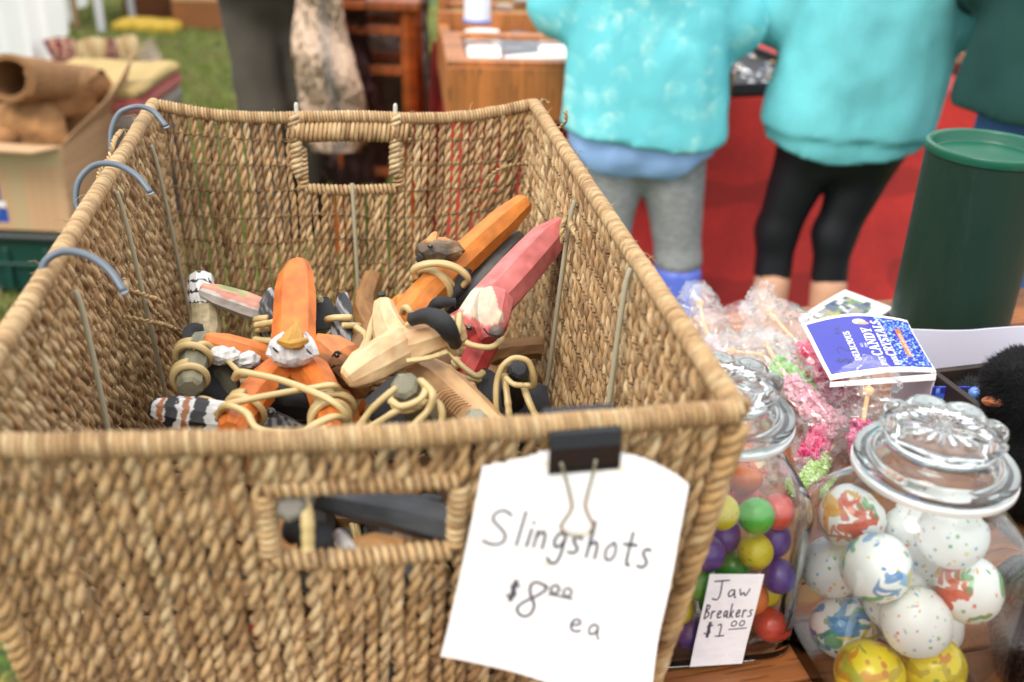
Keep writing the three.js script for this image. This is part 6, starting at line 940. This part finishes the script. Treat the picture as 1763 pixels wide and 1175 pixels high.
{
  const a = onZ(548, -60, -3.12), b = onZ(552, 60, -3.12), c = onZ(566, 150, -3.12), d = onZ(580, 225, -3.12), e = onZ(578, 258, -3.12);
  pelt('long fox coloured pelt with a grey stripe hanging behind the basket handle', [a, b, c, d, e], (u) => lerp(0.062, 0.095, smooth(0.1, 0.7, u)) * (1 - 0.3 * smooth(0.9, 1, u)), (p) => { const s = p.x - lerp(a.x, d.x, clamp((a.y - p.y) / (a.y - d.y))), n = fbm(p.x * 40, p.y * 9, p.z * 40, 3), m = Math.exp(-Math.pow((s - 0.006) / 0.015, 2)); return mixC(mixC(C('#dcc0a8'), C('#c8a890'), 0.6 * smooth(0.3, 0.75, n)), mixC(C('#7c7573'), C('#9c9490'), n), m); }, 4000, 0.018);
  const f = onZ(596, -60, -3.3), g = onZ(600, 100, -3.3), h = onZ(612, 270, -3.3), i = onZ(610, 310, -3.3);
  pelt('dark brown pelt hanging right behind the fox coloured one', [f, g, h, i], (u) => lerp(0.05, 0.10, smooth(0.1, 0.8, u)), (p) => mixC(C('#6e4a46'), C('#3a2a2c'), fbm(p.x * 30, p.y * 8, p.z * 30, 3)), 9000, 0.035);
  const q = onZ(668, 20, -3.75), r = onZ(672, 120, -3.75), s = onZ(676, 250, -3.75);
  pelt('grey pelt hanging behind the wooden stool', [q.clone().setY(q.y + 0.2), q, r, s], () => 0.13, (p) => mixC(C('#c2b0a6'), C('#8a7c76'), fbm(p.x * 30, p.y * 8, p.z * 30, 3)), 9000, 0.035);
  const bar0 = onZ(548, -60, -3.12), rk = thing('pelt_rack', 'dark rail that the pelts hang from above the photo', 'rack', V(bar0.x, 0, -3.3)); const y = bar0.y + 0.01;
  part(rk, 'rail', sweep([V(-0.66, y, -3.2), V(-0.1, y, -3.2)], 0.013, 10), std('#4a3a2c', 0.6)); part(rk, 'cross_rail', bar(V(-0.45, y, -3.1), V(-0.45, y, -3.8), 0.02, 0.02), std('#4a3a2c', 0.6));
  for (const [x, z] of [[-0.585, -3.46], [-0.12, -3.62]]) part(rk, 'post', bar(V(x, 0, z), V(x, y + 0.02, z), 0.025, 0.025), std('#4a3a2c', 0.6)); part(rk, 'end_rail', bar(V(-0.585, y - 0.012, -3.19), V(-0.585, y - 0.012, -3.48), 0.02, 0.02), std('#4a3a2c', 0.6)); part(rk, 'end_rail', bar(V(-0.12, y - 0.03, -3.2), V(-0.12, y - 0.03, -3.64), 0.02, 0.02), std('#4a3a2c', 0.6));
}
// ------------------------------------------------------------------ left: tote, cardboard box, burlap, rugs
const burT = dataTex(256, 256, (u, v) => { const k = 0.72 + 0.16 * Math.sin(u * 2 * Math.PI * 40) * Math.sin(v * 2 * Math.PI * 40) + 0.2 * pn(u, v, 10, 10, 51); return [176 * k, 128 * k, 80 * k]; });
const cardT = dataTex(256, 256, (u, v) => { const k = 0.9 + 0.1 * pn(u, v, 4, 30, 52) + 0.05 * pn(u, v, 60, 60, 53); return [196 * k, 158 * k, 120 * k]; });
const cardM = std('#ffffff', 0.85, { map: cardT }), burM = std('#ffffff', 0.95, { map: rep(burT, 6, 6), bumpMap: rep(burT, 6, 6), bumpScale: 0.002 });
{
  const zf = -2.86, t = thing('storage_tote', 'dark green plastic storage tote on the grass under the cardboard box', 'tote', V(-1.6, 0, -3.1)), gm = std('#0f3b33', 0.45);
  const frus = (x0, x1, z0, z1, y0, y1, ins) => { const g = new RoundedBoxGeometry(x1 - x0, y1 - y0, z1 - z0, 3, 0.015), p = g.attributes.position; for (let i = 0; i < p.count; i++) { const k = 1 - ins * (0.5 - p.getY(i) / (y1 - y0)); p.setX(i, p.getX(i) * k); p.setZ(i, p.getZ(i) * k); } g.translate((x0 + x1) / 2, (y0 + y1) / 2, (z0 + z1) / 2); g.computeVertexNormals(); return g; };
  part(t, 'tote_body', frus(-1.95, -1.29, -3.3, zf, 0.003, 0.185, 0.06), gm); part(t, 'lid', frus(-1.965, -1.275, -3.315, zf + 0.015, 0.175, 0.205, 0), std('#12211f', 0.45));
  for (let i = 0; i < 5; i++) part(t, 'rib', abox(-1.85 + i * 0.12, 0.09, zf - 0.002, 0.02, 0.13, 0.014, 0.004), gm);
  for (let i = 0; i < 1; i++) part(t, 'rib', abox(-1.62, 0.105, zf - 0.0005, 0.62, 0.012, 0.014, 0.004), gm);
}
{
  const t = thing('cardboard_box', 'open cardboard box with blue print holding burlap rolls', 'box', V(-1.55, 0.207, -3.1));
  const x0 = -1.93, x1 = -1.285, z1 = -2.87, z0 = -3.36, yb = 0.208, yt = 0.465, th = 0.005, panel = (a, b, c, d, label) => part(t, 'box_panel', sheet(a, b, c, d, b.clone().sub(a).cross(d.clone().sub(a)).normalize().negate(), (u, v) => 0.004 * noise3(u * 3, v * 3, 5), 14, 10, () => 0, th), cardM, label);
  const printT = canvasTex(512, 256, (g, w, h) => { g.fillStyle = '#c49e78'; g.fillRect(0, 0, w, h); for (let i = 0; i < 300; i++) { g.fillStyle = 'rgba(120,90,60,0.05)'; g.fillRect(rr(0, w), 0, rr(1, 4), h); } g.fillStyle = '#1f4a9c'; g.fillRect(300, 96, 62, 70); g.fillRect(280, 190, 92, 44); g.fillStyle = '#e8ecf2'; g.fillRect(296, 170, 74, 16); g.fillRect(318, 200, 30, 10); g.fillStyle = '#b79f78'; g.fillRect(384, 0, 34, h); g.fillRect(0, 0, w, 62); });
  part(t, 'box_panel', sheet(V(x0, yt, z1), V(x1, yt, z1), V(x1 - 0.01, yb, z1 - 0.01), V(x0, yb, z1 - 0.01), EZ, (u, v) => 0.006 * noise3(u * 3, v * 2, 9), 20, 10, () => 0, th), std('#ffffff', 0.85, { map: printT }), 'front panel with blue print');
  panel(V(x1, yt, z1), V(x1, yt, z0), V(x1 - 0.01, yb, z0), V(x1 - 0.01, yb, z1)); panel(V(x1, yt, z0), V(x0, yt, z0), V(x0, yb, z0), V(x1 - 0.01, yb, z0)); panel(V(x0, yt, z0), V(x0, yt, z1), V(x0, yb, z1), V(x0, yb, z0));
  part(t, 'flap', sheet(V(x1 + 0.06, yt + 0.17, z0), V(x1 + 0.012, yt + 0.012, z1), V(x1, yt, z1), V(x1, yt, z0), V(1, 0.4, 0).normalize(), (u, v) => 0.02 * Math.sin(u * 3.1) * (1 - v), 20, 8, (u) => 0.35 * Math.sin(Math.PI * u), th), cardM);
  part(t, 'flap', sheet(V(x0, yt + 0.01, z1 + 0.10), V(x1 - 0.03, yt + 0.015, z1 + 0.11), V(x1, yt, z1), V(x0, yt, z1), EY, (u, v) => 0.006 * Math.sin(u * 4), 14, 8, () => 0, th), cardM);
  part(t, 'box_floor', abox((x0 + x1) / 2, yb + 0.004, (z0 + z1) / 2, x1 - x0 - 0.02, 0.006, z1 - z0 - 0.02, 0.002), cardM);
  // burlap: a big open roll on top, and folded cloth under it
  const roll = thing('burlap_roll', 'large roll of brown burlap with a dark open end on the cardboard box', 'burlap', V(-1.5, 0.62, -3.0)), A = onZ(14, 136, -2.9), B = onZ(150, 150, -3.3), ax = B.clone().sub(A).normalize(), u = EY.clone().addScaledVector(ax, -ax.y).normalize(), w = ax.clone().cross(u);
  const spiral = (r0, turns, off) => { const g = new THREE.PlaneGeometry(1, 1, 120, 24), p = g.attributes.position, uv = g.attributes.uv; for (let i = 0; i < p.count; i++) { const s = p.getX(i) + 0.5, v = p.getY(i) + 0.5, a = s * turns * 2 * Math.PI, r = r0 + 0.009 * s * turns + 0.006 * noise3(a * 2, v * 4, 2), L = A.distanceTo(B); const q = A.clone().addScaledVector(ax, v * L).addScaledVector(u, Math.cos(a + off) * r * 0.92).addScaledVector(w, Math.sin(a + off) * r * 1.1); p.setXYZ(i, q.x, q.y, q.z); uv.setXY(i, s * 2, v); } g.computeVertexNormals(); return g; };
  part(roll, 'cloth', spiral(0.052, 2.2, 1), burM);
  part(roll, 'hem', sweep(Array.from({ length: 60 }, (_, i) => { const s = i / 59, a = s * 4.4 * Math.PI + 1, r = 0.052 + 0.0198 * s; return A.clone().addScaledVector(u, Math.cos(a) * r * 0.92).addScaledVector(w, Math.sin(a) * r * 1.1); }), 0.0045, 6), burM);
  const fold = thing('burlap_cloth', 'folded brown burlap slumped over the front of the cardboard box', 'burlap', V(-1.6, 0.5, -3.0)), f = blend([capsule(V(-1.95, 0.53, -2.96), V(-1.38, 0.50, -2.98), 0.05, 0.06), capsule(V(-1.9, 0.55, -3.1), V(-1.35, 0.57, -3.15), 0.06, 0.05), capsule(V(-1.45, 0.52, -2.95), V(-1.3, 0.55, -3.25), 0.05, 0.045), capsule(V(-1.95, 0.44, -2.95), V(-1.34, 0.42, -2.95), 0.06, 0.06), capsule(V(-1.9, 0.40, -3.1), V(-1.4, 0.40, -3.2), 0.14, 0.12)], 0.03);
  part(fold, 'cloth', sdfMesh((x, y, z) => f(x, y, z) + 0.016 * (noise3(x * 6, y * 14, z * 9) - 0.5) * 2 + 0.006 * Math.sin(y * 60 + x * 9), V(-2.08, 0.22, -3.34), V(-1.292, 0.68, -2.882), 0.012), burM);
  part(fold, 'cloth_fold', sdfMesh((x, y, z) => capsule(V(-1.95, 0.475, -2.9), V(-1.45, 0.475, -2.915), 0.028, 0.036)(x, y, z) + 0.01 * (noise3(x * 9, y * 9, z * 9) - 0.5), V(-2.05, 0.40, -3.0), V(-1.36, 0.56, -2.83), 0.01), burM);
}
const rugT = (a, b, c) => canvasTex(256, 256, (g, w, h) => { g.fillStyle = a; g.fillRect(0, 0, w, h); for (let y = 0; y < h; y += 32) { g.fillStyle = y % 64 ? b : c; g.fillRect(0, y, w, 13); for (let x = 0; x < w; x += 24) { g.fillStyle = pick([b, c, a]); g.beginPath(); g.moveTo(x, y + 22); g.lineTo(x + 12, y + 12); g.lineTo(x + 24, y + 22); g.lineTo(x + 12, y + 32); g.fill(); } } });
{
  const t = thing('patterned_rug', 'flat brown patterned rug spread on the grass behind the box', 'rug', onY(200, 110, 0)), q = [onY(40, 88, 0.012), onY(262, 70, 0.012), onY(290, 128, 0.012), onY(60, 200, 0.012)];
  part(t, 'rug', sheet(q[0], q[1], q[2], q[3], EY, (u, v) => 0.012 * noise3(u * 6, v * 6, 3), 24, 24, () => 0, 0.008), std('#ffffff', 0.95, { map: rep(rugT('#8f7a66', '#5f4038', '#a99a86'), 2, 2) }));
  const r = thing('rolled_rug', 'rolled tan rug with a red patterned end lying across the flat rug', 'rug', onY(170, 100, 0.1)), a = onY(88, 100, 0.10), b = onY(236, 92, 0.10), S = []; for (let i = 0; i <= 30; i++) S.push(a.clone().lerp(b, i / 30).add(V(0, 0.01 * Math.sin(i * 0.5), 0)));
  const g = sweep(S, (i, u) => 0.085 + 0.012 * noise3(u * 7, 1, 2) - (u > 0.97 || u < 0.03 ? 0.02 : 0), 22, null, { vs: 4 }); part(r, 'roll', g, std('#ffffff', 0.95, { map: rep(rugT('#b69a6c', '#a8865a', '#c2aa80'), 2, 1) }));
  part(r, 'red_end', sweep(S.slice(0, 8).map((p) => p.clone()), (i, u) => 0.0905 + 0.012 * noise3(u * 2, 1, 2), 22, null, { vs: 8 }), std('#ffffff', 0.95, { map: rep(rugT('#8c2f34', '#5a2630', '#b89a7a'), 2, 1) })); part(r, 'red_band', sweep(S.slice(18, 24).map((p) => p.clone()), 0.0935, 22, null, { vs: 8 }), std('#ffffff', 0.95, { map: rep(rugT('#7c2a34', '#4c2630', '#a98a6a'), 2, 1) }));
  const s = thing('folded_blanket', 'folded blanket with a tan top, red stripe and grey side beside the box', 'blanket', onZ(205, 190, -3.55));
  const c0 = onZ(196, 168, -3.5), lay = [['#b39a66', 0.03, '#a08a58'], ['#a85050', 0.05, '#c07a70'], ['#8f857c', 0.05, '#a3988e'], ['#6f665f', 0.09, '#857a70'], ['#4a3236', 0.07, '#6a3c40'], ['#594a44', 0.08, '#6d5a50']]; let y = c0.y + 0.085;
  for (const [a1, h, b1] of lay) { y -= h; part(s, 'blanket_layer', (() => { const f = (x, yy, z) => { const dx = Math.abs(x - c0.x + 0.02) - 0.17, dy = Math.abs(yy - y - h / 2) - h / 2 + 0.02, dz = Math.abs(z - c0.z - 0.02) - 0.2; return Math.hypot(Math.max(dx, 0), Math.max(dy, 0), Math.max(dz, 0)) - 0.024 + 0.012 * (noise3(x * 9, yy * 9, z * 9) - 0.5); }; return sdfMesh(f, V(c0.x - 0.26, y - 0.04, c0.z - 0.27), V(c0.x + 0.24, y + h + 0.04, c0.z + 0.3), 0.014); })(), std('#ffffff', 0.95, { map: rep(rugT(a1, b1, a1), 5, 5) })); }
  part(s, 'box_below', abox(c0.x - 0.02, Math.max(0.02, y / 2), c0.z, 0.36, Math.max(0.04, y - 0.005), 0.4, 0.004), std('#4d3a34', 0.9));
}
// far boxes, yellow mat, chair
{
  const mk = (lab, x0, x1, y1, h, d, c) => { const a = onY(x0, y1, 0.004), b = onY(x1, y1, 0.004), X = b.clone().sub(a).setY(0).normalize(), Z = V(X.z, 0, -X.x); if (Z.z > 0) Z.negate(); const w = a.distanceTo(b), t = thing('storage_box', lab, 'box', a.clone()), P = (u, dd, y) => a.clone().addScaledVector(X, u).addScaledVector(Z, dd).setY(y), m = std(c, 0.85, { map: cardT });
    for (const dd of [0.003, d]) part(t, 'box_panel', box(P(w / 2, dd, h / 2 + 0.004), X, EY, Z.clone().negate(), w, h, 0.006), m); for (const u of [0.003, w - 0.003]) part(t, 'box_panel', box(P(u, d / 2, h / 2 + 0.004), Z, EY, X, d - 0.006, h, 0.006), m); part(t, 'lid', box(P(w / 2, d / 2, h + 0.01), X, EY, Z.clone().negate(), w + 0.02, 0.012, d + 0.02), m); part(t, 'tape', box(P(w / 2, -0.001, h * 0.72), X, EY, Z.clone().negate(), w - 0.004, 0.05, 0.003, 0.001), std('#c9a478', 0.4)); };
  mk('brown cardboard box far back on the grass left of the trousers', 300, 426, 52, 0.3, 0.4, '#c09a78'); mk('darker cardboard box far back behind the yellow mat', 214, 296, 36, 0.34, 0.4, '#8a6a4c');
  const a = onY(256, 46, 0.03), t = thing('yellow_mat', 'rumpled yellow mat lying before the far cardboard boxes', 'mat', a.clone()); part(t, 'mat', sdfMesh((x, y, z) => Math.hypot(Math.max(Math.abs(x - a.x) - 0.17, 0), Math.max(Math.abs(y - 0.03) - 0.01, 0), Math.max(Math.abs(z - a.z) - 0.1, 0)) - 0.03 + 0.03 * (noise3(x * 18, y * 9, z * 18) - 0.5), V(a.x - 0.25, -0.02, a.z - 0.2), V(a.x + 0.25, 0.12, a.z + 0.2), 0.012), std('#c9a63a', 0.9));
  const c = onY(175, 58, 0), k = thing('white_chair', 'white plastic chair of which one leg shows at the top', 'chair', c.clone()), w = std('#d9dade', 0.5); for (const [x, z] of [[0, 0], [-0.42, -0.1], [0.05, -0.45], [-0.38, -0.52]]) part(k, 'leg', bar(V(c.x + x, 0, c.z + z), V(c.x + x * 0.92, 0.43, c.z + z * 0.92), 0.045, 0.035, 0.008), w); part(k, 'seat', abox(c.x - 0.18, 0.445, c.z - 0.26, 0.48, 0.03, 0.48, 0.012), w); part(k, 'backrest', abox(c.x - 0.18, 0.68, c.z - 0.5, 0.46, 0.42, 0.03, 0.012), w);
}

scene.traverse((o) => { if (o.isMesh && o.userData.label === undefined) delete o.userData.label; });
renderer.render(scene, camera);
